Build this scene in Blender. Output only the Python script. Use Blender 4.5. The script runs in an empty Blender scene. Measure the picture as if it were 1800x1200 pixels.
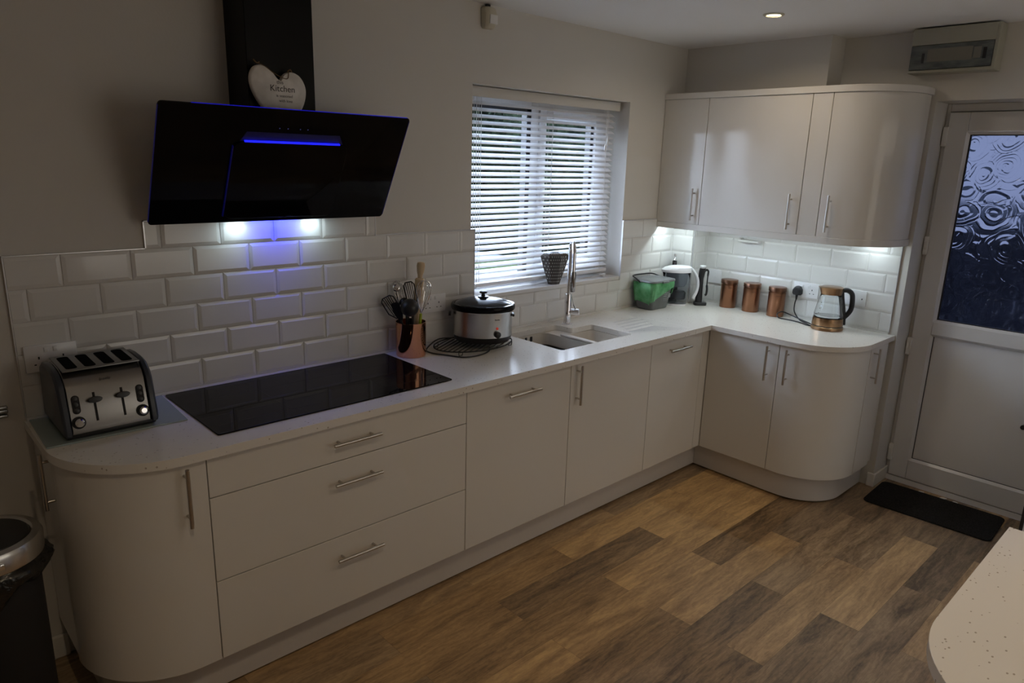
import bpy, bmesh, math, random
from mathutils import Vector, Matrix
random.seed(7)
S = bpy.context.scene
COL = S.collection
PI = math.pi
# ------------------------------------------------------------------ camera, world, exposure, lights
cam_d = bpy.data.cameras.new('camera'); cam = bpy.data.objects.new('camera', cam_d); COL.objects.link(cam)
def _cam_matrix(loc, rx, roll, rz):
    rx, roll, rz = map(math.radians, (rx, roll, rz))
    return Matrix.Translation(loc) @ Matrix.Rotation(rz, 4, 'Z') @ Matrix.Rotation(rx, 4, 'X') @ Matrix.Rotation(roll, 4, 'Z')
cam.matrix_world = _cam_matrix((0.5883, -2.6001, 1.7252), 75.5899, 1.6704, -43.5449)
cam_d.sensor_width = 36.0; cam_d.lens = 1244.85 / 1800 * 36; cam_d.clip_start = 0.02
S.camera = cam
S.view_settings.view_transform = 'Standard'; S.view_settings.look = 'None'
S.view_settings.gamma = 1.0; S.view_settings.use_curve_mapping = False
S.view_settings.exposure = -0.35
W = bpy.data.worlds.new('overcast_sky'); S.world = W; W.use_nodes = True
nt = W.node_tree; bg = nt.nodes['Background']
tcw = nt.nodes.new('ShaderNodeTexCoord'); nzw = nt.nodes.new('ShaderNodeTexNoise'); rpw = nt.nodes.new('ShaderNodeValToRGB')
nzw.inputs['Scale'].default_value = 2.5; nzw.inputs['Detail'].default_value = 4
rpw.color_ramp.elements[0].color = (0.50, 0.62, 0.85, 1); rpw.color_ramp.elements[1].color = (0.75, 0.86, 1.0, 1)
nt.links.new(tcw.outputs['Generated'], nzw.inputs['Vector']); nt.links.new(nzw.outputs['Fac'], rpw.inputs['Fac'])
nt.links.new(rpw.outputs['Color'], bg.inputs['Color']); bg.inputs['Strength'].default_value = 23.0

def area(name, loc, rot, sx, sy, power, color, spread=PI):
    d = bpy.data.lights.new(name, 'AREA'); d.shape = 'RECTANGLE'; d.size = sx; d.size_y = sy
    d.energy = power; d.color = color; d.spread = spread
    o = bpy.data.objects.new(name, d); o.location = loc; o.rotation_euler = rot; COL.objects.link(o); return o
def disk(name, loc, r, power, color, spread=PI):
    d = bpy.data.lights.new(name, 'AREA'); d.shape = 'DISK'; d.size = 2 * r
    d.energy = power; d.color = color; d.spread = spread
    o = bpy.data.objects.new(name, d); o.location = loc; COL.objects.link(o); return o
ZC = 2.392
WARM = (1.0, 0.79, 0.54); COOL = (0.80, 0.95, 1.0)
DOWNLIGHTS_AND_FILLS = [(3.805, -0.868, 3.0), (3.805, -2.25, 1.2), (2.35, -2.25, 2.9), (0.90, -2.10, 4.4)]  # first is the visible spotlight; the rest are unseen fill lamps added for brightness
for i, (x, y, pw) in enumerate(DOWNLIGHTS_AND_FILLS):
    disk('downlight_and_fill_lamp', (x, y, ZC - 0.004), 0.028, pw, (1.0, 0.84, 0.64) if i == 0 else WARM, math.radians(160 if i == 0 else 118))
# unseen fill panel added behind the camera to brighten walls and cupboard fronts
area('room_fill_panel', (3.2, -4.57, 1.35), (PI / 2, 0, 0), 2.2, 1.6, 14.5, (1.0, 0.92, 0.80))
# strip under the wall cupboards (long leg along the right wall)
area('cupboard_strip_lamp', (4.293, -0.52, 1.3735), (0, 0, PI / 2), 0.98, 0.008, 2.3, COOL)
area('cupboard_end_lamp', (4.50, -1.18, 1.3735), (0, 0, 0), 0.10, 0.03, 0.5, COOL)
area('cupboard_corner_lamp', (4.293, -0.055, 1.3735), (0, 0, 0), 0.02, 0.08, 0.22, COOL)

# ------------------------------------------------------------------ materials
def mat(name, color, rough=0.5, metal=0.0, spec=0.5, coat=0.0, trans=0.0, ior=1.5, emit=None, estr=0.0, alpha=1.0):
    m = bpy.data.materials.new(name); m.use_nodes = True
    b = m.node_tree.nodes['Principled BSDF']
    b.inputs['Base Color'].default_value = (*color, 1)
    b.inputs['Roughness'].default_value = rough; b.inputs['Metallic'].default_value = metal
    b.inputs['Specular IOR Level'].default_value = spec; b.inputs['Coat Weight'].default_value = coat
    b.inputs['Coat Roughness'].default_value = 0.03
    b.inputs['Transmission Weight'].default_value = trans; b.inputs['IOR'].default_value = ior
    if emit: b.inputs['Emission Color'].default_value = (*emit, 1); b.inputs['Emission Strength'].default_value = estr
    b.inputs['Alpha'].default_value = alpha
    return m
def N(m, t): return m.node_tree.nodes.new(t)
def L(m, a, b): m.node_tree.links.new(a, b)
def bsdf(m): return m.node_tree.nodes['Principled BSDF']
def noisy(m, c1, c2, scale=20, stretch=(1, 1, 1), detail=5, lo=0.35, hi=0.65, obj=True):
    tc = N(m, 'ShaderNodeTexCoord'); mp = N(m, 'ShaderNodeMapping'); mp.inputs['Scale'].default_value = stretch
    nz = N(m, 'ShaderNodeTexNoise'); nz.inputs['Scale'].default_value = scale; nz.inputs['Detail'].default_value = detail
    rp = N(m, 'ShaderNodeValToRGB'); rp.color_ramp.elements[0].color = (*c1, 1); rp.color_ramp.elements[1].color = (*c2, 1)
    rp.color_ramp.elements[0].position = lo; rp.color_ramp.elements[1].position = hi
    L(m, tc.outputs['Object' if obj else 'Generated'], mp.inputs['Vector']); L(m, mp.outputs['Vector'], nz.inputs['Vector'])
    L(m, nz.outputs['Fac'], rp.inputs['Fac']); L(m, rp.outputs['Color'], bsdf(m).inputs['Base Color'])
    return nz
def bump(m, scale, strength, dist=0.001, stretch=(1, 1, 1), detail=4):
    tc = N(m, 'ShaderNodeTexCoord'); mp = N(m, 'ShaderNodeMapping'); mp.inputs['Scale'].default_value = stretch
    nz = N(m, 'ShaderNodeTexNoise'); nz.inputs['Scale'].default_value = scale; nz.inputs['Detail'].default_value = detail
    bp = N(m, 'ShaderNodeBump'); bp.inputs['Strength'].default_value = strength; bp.inputs['Distance'].default_value = dist
    L(m, tc.outputs['Object'], mp.inputs['Vector']); L(m, mp.outputs['Vector'], nz.inputs['Vector'])
    L(m, nz.outputs['Fac'], bp.inputs['Height']); L(m, bp.outputs['Normal'], bsdf(m).inputs['Normal'])
    return nz, bp

M = {}
M['wall'] = mat('wall_paint', (0.66, 0.635, 0.59), 0.75); bump(M['wall'], 120, 0.15, 0.002)
M['ceil'] = mat('ceiling_paint', (0.86, 0.85, 0.84), 0.8); bump(M['ceil'], 90, 0.1, 0.002)
M['gloss'] = mat('white_gloss_door', (0.70, 0.675, 0.63), 0.10, spec=0.4); bump(M['gloss'], 3.0, 0.03, 0.004)
M['carcass'] = mat('cupboard_carcass', (0.62, 0.59, 0.54), 0.35)
M['plinth'] = mat('plinth_board', (0.60, 0.57, 0.54), 0.3)
M['tile'] = mat('white_metro_tile', (0.76, 0.75, 0.73), 0.10, spec=0.6); bump(M['tile'], 9, 0.05, 0.004)
M['grout'] = mat('grout', (0.60, 0.57, 0.53), 0.85); noisy(M['grout'], (0.62, 0.60, 0.57), (0.70, 0.68, 0.65), 30)
M['trim'] = mat('aluminium_tile_trim', (0.70, 0.70, 0.72), 0.3, metal=0.8)
M['white'] = mat('white_plastic', (0.78, 0.77, 0.75), 0.3)
M['socket'] = mat('socket_plastic', (0.80, 0.80, 0.82), 0.22)
M['upvc'] = mat('white_upvc', (0.74, 0.73, 0.72), 0.25)
M['wood_white'] = mat('painted_skirting', (0.74, 0.72, 0.68), 0.35)
M['black'] = mat('black_plastic', (0.012, 0.012, 0.014), 0.35)
M['blackmatt'] = mat('black_rubber', (0.008, 0.008, 0.009), 0.7)
M['blackgloss'] = mat('black_gloss_glass', (0.004, 0.004, 0.005), 0.03, spec=0.12)
M['slot_shade'] = mat('slot_shade_black', (0.002, 0.002, 0.002), 0.9, spec=0.05)
M['chimney'] = mat('black_painted_steel', (0.003, 0.003, 0.003), 0.4, spec=0.15)
M['steel'] = mat('brushed_steel', (0.55, 0.54, 0.52), 0.24, metal=1.0); bump(M['steel'], 60, 0.10, 0.001, (1, 1, 14))
M['handle'] = mat('satin_nickel', (0.52, 0.49, 0.45), 0.28, metal=1.0)
M['chrome'] = mat('chrome', (0.82, 0.82, 0.84), 0.05, metal=1.0)
M['copper'] = mat('polished_copper', (0.74, 0.37, 0.215), 0.07, metal=1.0)
M['copper_br'] = mat('brushed_copper', (0.30, 0.145, 0.085), 0.28, metal=1.0); bump(M['copper_br'], 50, 0.12, 0.001, (1, 1, 0.03))
M['copper_dk'] = mat('copper_lid', (0.22, 0.115, 0.075), 0.34, metal=1.0)
M['bronze'] = mat('brushed_bronze_kettle', (0.34, 0.205, 0.115), 0.25, metal=1.0); bump(M['bronze'], 50, 0.12, 0.001, (1, 1, 0.03))
M['glass'] = mat('clear_glass', (0.95, 0.97, 0.97), 0.01, trans=1.0, ior=1.30)
M['glass_lid'] = mat('smoked_glass_lid', (0.05, 0.06, 0.07), 0.16, trans=0.3, ior=1.45)
M['slate'] = mat('navy_grey_toaster_side', (0.030, 0.036, 0.050), 0.30)
M['sink'] = mat('composite_sink', (0.62, 0.57, 0.50), 0.45)
M['basin'] = mat('dark_washing_bowl', (0.022, 0.018, 0.016), 0.5)
M['mat'] = mat('black_door_mat', (0.010, 0.010, 0.010), 0.95, spec=0.2); noisy(M['mat'], (0.004, 0.004, 0.004), (0.022, 0.021, 0.020), 160); bump(M['mat'], 240, 0.9, 0.006)
M['sage'] = mat('sage_plastic_casing', (0.36, 0.35, 0.28), 0.45)
M['smoke'] = mat('smoked_plastic_cover', (0.11, 0.125, 0.125), 0.35); noisy(M['smoke'], (0.07, 0.085, 0.085), (0.16, 0.175, 0.17), 14, (1, 1, 3))
M['heart'] = mat('whitewashed_wood', (0.80, 0.77, 0.72), 0.6); noisy(M['heart'], (0.70, 0.67, 0.61), (0.84, 0.81, 0.76), 25)
M['text'] = mat('printed_text', (0.06, 0.05, 0.045), 0.7)
M['twine'] = mat('brown_twine', (0.16, 0.10, 0.045), 0.9)
M['pine'] = mat('pale_wood', (0.62, 0.46, 0.28), 0.5); noisy(M['pine'], (0.50, 0.35, 0.20), (0.68, 0.52, 0.33), 8, (1, 1, 0.2))
M['lime'] = mat('lime_green_silicone', (0.42, 0.50, 0.03), 0.4)
M['caddy'] = mat('grey_caddy_plastic', (0.13, 0.135, 0.13), 0.42); noisy(M['caddy'], (0.11, 0.115, 0.11), (0.15, 0.155, 0.15), 12)
M['caddylid'] = mat('grey_caddy_lid', (0.17, 0.18, 0.185), 0.35)
M['print'] = mat('pale_grey_print', (0.42, 0.44, 0.44), 0.5)
M['bag'] = mat('green_compostable_bag', (0.13, 0.42, 0.15), 0.38, trans=0.25, ior=1.1); noisy(M['bag'], (0.07, 0.28, 0.10), (0.22, 0.52, 0.26), 18)
M['binbag'] = mat('black_bin_liner', (0.010, 0.010, 0.010), 0.22); bump(M['binbag'], 28, 0.8, 0.01)
M['jug'] = mat('smoky_clear_plastic', (0.86, 0.89, 0.92), 0.04, trans=1.0, ior=1.12)
M['filter'] = mat('dark_filter_insert', (0.06, 0.065, 0.075), 0.3)
M['jugwhite'] = mat('white_jug_plastic', (0.85, 0.85, 0.88), 0.2)
M['red'] = mat('red_indicator', (0.45, 0.04, 0.03), 0.3, emit=(1, 0.08, 0.03), estr=0.25)
M['glassmat'] = mat('frosted_glass_board', (0.30, 0.36, 0.35), 0.18, spec=0.5)
M['blind'] = mat('white_blind_slat', (0.86, 0.87, 0.89), 0.4)
M['valance'] = mat('cream_blind_valance', (0.66, 0.64, 0.60), 0.45)
M['cord'] = mat('white_blind_cord', (0.75, 0.74, 0.72), 0.8)
M['gasket'] = mat('dark_window_gasket', (0.015, 0.017, 0.022), 0.5)
M['pane'] = mat('window_glass', (1, 1, 1), 0.0, trans=1.0, ior=1.05)
M['grass'] = mat('lawn', (0.05, 0.09, 0.03), 1.0, spec=0.05); noisy(M['grass'], (0.008, 0.020, 0.006), (0.02, 0.035, 0.014), 3)
M['tarmac'] = mat('pale_driveway', (0.10, 0.12, 0.15), 0.95, spec=0.1); noisy(M['tarmac'], (0.065, 0.08, 0.10), (0.125, 0.145, 0.17), 1.2)
M['hedge'] = mat('dark_hedge_leaves', (0.03, 0.05, 0.025), 1.0, spec=0.05); noisy(M['hedge'], (0.001, 0.002, 0.001), (0.007, 0.011, 0.006), 5); bump(M['hedge'], 12, 1.0, 0.1)
M['fence'] = mat('weathered_fence_timber', (0.055, 0.06, 0.08), 0.9); noisy(M['fence'], (0.02, 0.022, 0.032), (0.09, 0.10, 0.13), 3)
M['brick'] = mat('red_brick', (0.055, 0.022, 0.018), 0.9)
M['roof'] = mat('grey_roof_tiles', (0.035, 0.035, 0.04), 0.9)
M['carpaint'] = mat('silver_car_paint', (0.06, 0.075, 0.095), 0.6, spec=0.2)
M['yellowish'] = mat('aged_sensor_plastic', (0.60, 0.56, 0.44), 0.4)
M['lamp_on'] = mat('lit_lamp_glass', (1, 1, 1), 0.4, emit=(1.0, 0.86, 0.55), estr=9.0)
M['hoodlamp'] = mat('lit_hood_lens', (1, 1, 1), 0.4, emit=(0.75, 0.95, 1.0), estr=14.0)
M['blue_on'] = mat('lit_blue_led', (0.02, 0.02, 0.2), 0.4, emit=(0.01, 0.01, 1.0), estr=0.40)
M['blue_dim'] = mat('glowing_blue_glass_edge', (0.01, 0.01, 0.08), 0.2, emit=(0.03, 0.04, 0.6), estr=0.05)
M['strip_on'] = mat('lit_strip_diffuser', (0.8, 0.9, 0.9), 0.4, emit=(0.8, 0.95, 1.0), estr=3.0)
M['vase'] = mat('dotted_bronze_ceramic', (0.05, 0.04, 0.035), 0.25)
def quartz():
    m = mat('speckled_quartz_worktop', (0.74, 0.71, 0.66), 0.20, spec=0.45)
    tc = N(m, 'ShaderNodeTexCoord'); v = N(m, 'ShaderNodeTexVoronoi'); v.inputs['Scale'].default_value = 55
    v.inputs['Randomness'].default_value = 1.0
    mp = N(m, 'ShaderNodeMapping'); mp.inputs['Scale'].default_value = (1, 1.6, 1)
    L(m, tc.outputs['Object'], mp.inputs['Vector'])
    nz = N(m, 'ShaderNodeTexNoise'); nz.inputs['Scale'].default_value = 26; nz.inputs['Detail'].default_value = 1
    L(m, mp.outputs['Vector'], v.inputs['Vector']); L(m, tc.outputs['Object'], nz.inputs['Vector'])
    # speck where close to a cell centre, only in some patches of noise
    lt = N(m, 'ShaderNodeMath'); lt.operation = 'LESS_THAN'; lt.inputs[1].default_value = 0.17; L(m, v.outputs['Distance'], lt.inputs[0])
    gt = N(m, 'ShaderNodeMath'); gt.operation = 'GREATER_THAN'; gt.inputs[1].default_value = 0.52; L(m, nz.outputs['Fac'], gt.inputs[0])
    mu = N(m, 'ShaderNodeMath'); mu.operation = 'MULTIPLY'; L(m, lt.outputs[0], mu.inputs[0]); L(m, gt.outputs[0], mu.inputs[1])
    mx = N(m, 'ShaderNodeMix'); mx.data_type = 'RGBA'
    mx.inputs[6].default_value = (0.74, 0.71, 0.66, 1); mx.inputs[7].default_value = (0.40, 0.36, 0.31, 1)
    L(m, mu.outputs[0], mx.inputs[0]); L(m, mx.outputs[2], bsdf(m).inputs['Base Color'])
    return m
M['quartz'] = quartz()
def floor_mat():
    m = mat('oak_plank_floor', (0.3, 0.2, 0.1), 0.42, spec=0.4)
    at = N(m, 'ShaderNodeAttribute'); at.attribute_name = 'tone'
    geo = N(m, 'ShaderNodeNewGeometry')
    # each plank gets its own stretch of grain (offset by the tone colour's blue channel)
    sep = N(m, 'ShaderNodeSeparateColor'); L(m, at.outputs['Color'], sep.inputs['Color'])
    mul = N(m, 'ShaderNodeMath'); mul.operation = 'MULTIPLY'; mul.inputs[1].default_value = 37.0; L(m, sep.outputs['Blue'], mul.inputs[0])
    cmb = N(m, 'ShaderNodeCombineXYZ'); L(m, mul.outputs[0], cmb.inputs['X']); L(m, mul.outputs[0], cmb.inputs['Z'])
    add = N(m, 'ShaderNodeVectorMath'); add.operation = 'ADD'; L(m, geo.outputs['Position'], add.inputs[0]); L(m, cmb.outputs[0], add.inputs[1])
    mp = N(m, 'ShaderNodeMapping'); mp.inputs['Scale'].default_value = (1.0, 5.5, 1.0); L(m, add.outputs[0], mp.inputs['Vector'])
    n1 = N(m, 'ShaderNodeTexNoise'); n1.inputs['Scale'].default_value = 2.6; n1.inputs['Detail'].default_value = 8; n1.inputs['Roughness'].default_value = 0.65; n1.inputs['Distortion'].default_value = 0.9
    L(m, mp.outputs[0], n1.inputs['Vector'])
    mp2 = N(m, 'ShaderNodeMapping'); mp2.inputs['Scale'].default_value = (1.2, 26.0, 1.0); L(m, add.outputs[0], mp2.inputs['Vector'])
    n2 = N(m, 'ShaderNodeTexNoise'); n2.inputs['Scale'].default_value = 4.0; n2.inputs['Detail'].default_value = 6; n2.inputs['Distortion'].default_value = 1.6
    L(m, mp2.outputs[0], n2.inputs['Vector'])
    wv = N(m, 'ShaderNodeTexWave'); wv.wave_type = 'BANDS'; wv.bands_direction = 'Y'; wv.inputs['Scale'].default_value = 7.0
    wv.inputs['Distortion'].default_value = 14.0; wv.inputs['Detail'].default_value = 4.0; wv.inputs['Detail Scale'].default_value = 1.3; wv.inputs['Detail Roughness'].default_value = 0.7
    mp4 = N(m, 'ShaderNodeMapping'); mp4.inputs['Scale'].default_value = (0.9, 1.6, 1.0); L(m, add.outputs[0], mp4.inputs['Vector']); L(m, mp4.outputs[0], wv.inputs['Vector'])
    # knots
    vo = N(m, 'ShaderNodeTexVoronoi'); vo.inputs['Scale'].default_value = 1.5; mp3 = N(m, 'ShaderNodeMapping'); mp3.inputs['Scale'].default_value = (1.0, 2.4, 1.0)
    L(m, add.outputs[0], mp3.inputs['Vector']); L(m, mp3.outputs[0], vo.inputs['Vector'])
    kr = N(m, 'ShaderNodeMapRange'); kr.inputs['From Min'].default_value = 0.0; kr.inputs['From Max'].default_value = 0.13
    kr.inputs['To Min'].default_value = 0.55; kr.inputs['To Max'].default_value = 1.0; L(m, vo.outputs['Distance'], kr.inputs['Value'])
    # value = tone(R) + grain
    c1 = N(m, 'ShaderNodeMath'); c1.operation = 'MULTIPLY_ADD'; c1.inputs[1].default_value = 1.5; c1.inputs[2].default_value = -0.75; L(m, n1.outputs['Fac'], c1.inputs[0])
    c2 = N(m, 'ShaderNodeMath'); c2.operation = 'MULTIPLY_ADD'; c2.inputs[1].default_value = 0.5; c2.inputs[2].default_value = -0.25; L(m, n2.outputs['Fac'], c2.inputs[0])
    s0 = N(m, 'ShaderNodeMath'); s0.operation = 'ADD'; L(m, c1.outputs[0], s0.inputs[0]); L(m, c2.outputs[0], s0.inputs[1])
    c3 = N(m, 'ShaderNodeMath'); c3.operation = 'MULTIPLY_ADD'; c3.inputs[1].default_value = 0.14; c3.inputs[2].default_value = -0.07; L(m, wv.outputs['Fac'], c3.inputs[0])
    s1 = N(m, 'ShaderNodeMath'); s1.operation = 'ADD'; L(m, s0.outputs[0], s1.inputs[0]); L(m, c3.outputs[0], s1.inputs[1])
    s2 = N(m, 'ShaderNodeMath'); s2.operation = 'ADD'; L(m, s1.outputs[0], s2.inputs[0]); L(m, sep.outputs['Red'], s2.inputs[1])
    rp = N(m, 'ShaderNodeValToRGB'); e = rp.color_ramp.elements
    e[0].position = 0.05; e[0].color = (0.12, 0.074, 0.036, 1); e[1].position = 1.0; e[1].color = (0.68, 0.44, 0.195, 1)
    x = e.new(0.5); x.color = (0.37, 0.228, 0.105, 1)
    L(m, s2.outputs[0], rp.inputs['Fac'])
    rg = N(m, 'ShaderNodeValToRGB'); e = rg.color_ramp.elements
    e[0].position = 0.05; e[0].color = (0.095, 0.070, 0.048, 1); e[1].position = 1.0; e[1].color = (0.43, 0.32, 0.205, 1)
    L(m, s2.outputs[0], rg.inputs['Fac'])
    mx = N(m, 'ShaderNodeMix'); mx.data_type = 'RGBA'; L(m, sep.outputs['Green'], mx.inputs[0]); L(m, rp.outputs[0], mx.inputs[6]); L(m, rg.outputs[0], mx.inputs[7])
    mk = N(m, 'ShaderNodeMix'); mk.data_type = 'RGBA'; mk.blend_type = 'MULTIPLY'; mk.inputs[0].default_value = 1.0
    L(m, mx.outputs[2], mk.inputs[6]); L(m, kr.outputs[0], mk.inputs[7]); L(m, mk.outputs[2], bsdf(m).inputs['Base Color'])
    bp = N(m, 'ShaderNodeBump'); bp.inputs['Strength'].default_value = 0.25; bp.inputs['Distance'].default_value = 0.002
    L(m, n2.outputs['Fac'], bp.inputs['Height']); L(m, bp.outputs[0], bsdf(m).inputs['Normal'])
    return m
M['floor'] = floor_mat()
def obscure_glass():
    m = mat('swirl_obscure_glass', (0.018, 0.019, 0.027), 0.14, trans=1.0, ior=1.18)
    tc = N(m, 'ShaderNodeTexCoord')
    nz = N(m, 'ShaderNodeTexNoise'); nz.inputs['Scale'].default_value = 5; nz.inputs['Detail'].default_value = 2
    L(m, tc.outputs['Object'], nz.inputs['Vector'])
    ml = N(m, 'ShaderNodeVectorMath'); ml.operation = 'MULTIPLY_ADD'; ml.inputs[1].default_value = (0.10, 0.10, 0.10)
    L(m, nz.outputs['Color'], ml.inputs[0]); L(m, tc.outputs['Object'], ml.inputs[2])
    vs = []
    for sc, rings in ((8, 24), (5, 17)):
        v = N(m, 'ShaderNodeTexVoronoi'); v.inputs['Scale'].default_value = sc; L(m, ml.outputs[0], v.inputs['Vector'])
        s = N(m, 'ShaderNodeMath'); s.operation = 'MULTIPLY'; s.inputs[1].default_value = rings; L(m, v.outputs['Distance'], s.inputs[0])
        s2 = N(m, 'ShaderNodeMath'); s2.operation = 'SINE'; L(m, s.outputs[0], s2.inputs[0])
        p = N(m, 'ShaderNodeMath'); p.operation = 'GREATER_THAN'; p.inputs[1].default_value = 0.0; L(m, s2.outputs[0], p.inputs[0])
        pw = N(m, 'ShaderNodeMath'); pw.operation = 'MULTIPLY'; L(m, s2.outputs[0], pw.inputs[0]); L(m, p.outputs[0], pw.inputs[1]); vs.append(pw)
    ad = N(m, 'ShaderNodeMath'); ad.operation = 'ADD'; L(m, vs[0].outputs[0], ad.inputs[0]); L(m, vs[1].outputs[0], ad.inputs[1])
    bp = N(m, 'ShaderNodeBump'); bp.inputs['Strength'].default_value = 0.9; bp.inputs['Distance'].default_value = 0.007
    L(m, ad.outputs[0], bp.inputs['Height']); L(m, bp.outputs[0], bsdf(m).inputs['Normal'])
    return m
M['obscure'] = obscure_glass()
def dotted():
    m = M['vase']; tc = N(m, 'ShaderNodeTexCoord')
    v = N(m, 'ShaderNodeTexVoronoi'); v.inputs['Scale'].default_value = 14; v.inputs['Randomness'].default_value = 0.0; v.voronoi_dimensions = '2D'
    # unwrapped around the axis: angle, height
    sp = N(m, 'ShaderNodeSeparateXYZ'); L(m, tc.outputs['Object'], sp.inputs[0])
    at = N(m, 'ShaderNodeMath'); at.operation = 'ARCTAN2'; L(m, sp.outputs['Y'], at.inputs[0]); L(m, sp.outputs['X'], at.inputs[1])
    a2 = N(m, 'ShaderNodeMath'); a2.operation = 'MULTIPLY'; a2.inputs[1].default_value = 10.5 / PI / 14; L(m, at.outputs[0], a2.inputs[0])
    z2 = N(m, 'ShaderNodeMath'); z2.operation = 'MULTIPLY'; z2.inputs[1].default_value = 4.2; L(m, sp.outputs['Z'], z2.inputs[0])
    r = N(m, 'ShaderNodeMath'); r.operation = 'MULTIPLY'; r.inputs[1].default_value = 14.0; L(m, z2.outputs[0], r.inputs[0])
    fa = N(m, 'ShaderNodeMath'); fa.operation = 'ADD'; fa.inputs[1].default_value = 0.5; L(m, r.outputs[0], fa.inputs[0]); fl = N(m, 'ShaderNodeMath'); fl.operation = 'FLOOR'; L(m, fa.outputs[0], fl.inputs[0])
    h = N(m, 'ShaderNodeMath'); h.operation = 'MULTIPLY'; h.inputs[1].default_value = 0.5 / 14; L(m, fl.outputs[0], h.inputs[0])
    ax = N(m, 'ShaderNodeMath'); ax.operation = 'ADD'; L(m, a2.outputs[0], ax.inputs[0]); L(m, h.outputs[0], ax.inputs[1])
    cb = N(m, 'ShaderNodeCombineXYZ'); L(m, ax.outputs[0], cb.inputs['X']); L(m, z2.outputs[0], cb.inputs['Y'])
    L(m, cb.outputs[0], v.inputs['Vector'])
    lt = N(m, 'ShaderNodeMath'); lt.operation = 'LESS_THAN'; lt.inputs[1].default_value = 0.21; L(m, v.outputs['Distance'], lt.inputs[0])
    mx = N(m, 'ShaderNodeMix'); mx.data_type = 'RGBA'; mx.inputs[6].default_value = (0.045, 0.036, 0.03, 1); mx.inputs[7].default_value = (0.33, 0.31, 0.27, 1)
    L(m, lt.outputs[0], mx.inputs[0]); L(m, mx.outputs[2], bsdf(m).inputs['Base Color'])
dotted()

# ------------------------------------------------------------------ mesh helpers
def B(): return bmesh.new()
def box(bm, x0, x1, y0, y1, z0, z1, bev=0.0, seg=2):
    r = bmesh.ops.create_cube(bm, size=1.0); vs = r['verts']
    for v in vs:
        v.co = Vector(((x0 + x1) / 2 + v.co.x * (x1 - x0), (y0 + y1) / 2 + v.co.y * (y1 - y0), (z0 + z1) / 2 + v.co.z * (z1 - z0)))
    if bev > 0:
        es = {e for v in vs for e in v.link_edges}
        bmesh.ops.bevel(bm, geom=list(es), offset=bev, segments=seg, affect='EDGES', profile=0.5)
    return bm
def ring_loft(bm, rings, cap0=True, cap1=True, closed=True):
    """rings: list of lists of points, same length"""
    R = [[bm.verts.new(p) for p in r] for r in rings]
    n = len(R[0])
    for a, b in zip(R, R[1:]):
        for i in range(n if closed else n - 1):
            j = (i + 1) % n
            try: bm.faces.new((a[i], a[j], b[j], b[i]))
            except ValueError: pass
    if cap0: bm.faces.new(list(reversed(R[0])))
    if cap1: bm.faces.new(R[-1])
    return R
def circ(cx, cy, z, r, n=32, ry=None, ph=0.0):
    ry = r if ry is None else ry
    return [(cx + r * math.cos(2 * PI * i / n + ph), cy + ry * math.sin(2 * PI * i / n + ph), z) for i in range(n)]
def lathe(bm, prof, cx=0, cy=0, n=36, cap0=True, cap1=True, ky=1.0):
    return ring_loft(bm, [circ(cx, cy, z, max(r, 1e-4), n, max(r, 1e-4) * ky) for r, z in prof], cap0, cap1)
def tube(bm, pts, r, n=8, closed=False, caps=True):
    pts = [Vector(p) for p in pts]; m = len(pts); rings = []
    rad = r if isinstance(r, (list, tuple)) else [r] * m
    up = None
    for i in range(m):
        if closed: t = (pts[(i + 1) % m] - pts[i - 1])
        else: t = pts[min(i + 1, m - 1)] - pts[max(i - 1, 0)]
        t.normalize()
        if up is None:
            up = Vector((0, 0, 1)) if abs(t.z) < 0.9 else Vector((1, 0, 0))
        u = (up - t * up.dot(t)); 
        if u.length < 1e-5: u = t.orthogonal()
        u.normalize(); w = t.cross(u); up = u
        rings.append([pts[i] + (u * math.cos(2 * PI * k / n) + w * math.sin(2 * PI * k / n)) * rad[i] for k in range(n)])
    if closed: rings.append(rings[0]); ring_loft(bm, rings, False, False); bmesh.ops.remove_doubles(bm, verts=bm.verts, dist=1e-6)
    else: ring_loft(bm, rings, caps, caps)
    return bm
def smoothpts(pts, n=6):
    """Catmull-Rom through pts"""
    P = [Vector(p) for p in pts]; out = []
    for i in range(len(P) - 1):
        p0 = P[max(i - 1, 0)]; p1 = P[i]; p2 = P[i + 1]; p3 = P[min(i + 2, len(P) - 1)]
        for k in range(n):
            t = k / n
            out.append(0.5 * ((2 * p1) + (p2 - p0) * t + (2 * p0 - 5 * p1 + 4 * p2 - p3) * t * t + (3 * p1 - p0 - 3 * p2 + p3) * t ** 3))
    out.append(P[-1]); return out
def prism(bm, poly, z0, z1):
    """poly: list of (x,y) ccw"""
    return ring_loft(bm, [[(x, y, z0) for x, y in poly], [(x, y, z1) for x, y in poly]])
def rrect(x0, x1, y0, y1, r, n=5):
    pts = []
    for cx, cy, a in ((x1 - r, y0 + r, -PI / 2), (x1 - r, y1 - r, 0), (x0 + r, y1 - r, PI / 2), (x0 + r, y0 + r, PI)):
        for k in range(n + 1):
            t = a + PI / 2 * k / n; pts.append((cx + r * math.cos(t), cy + r * math.sin(t)))
    return pts
def xf(bm, m):
    bmesh.ops.transform(bm, matrix=m, verts=bm.verts); return bm
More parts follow.
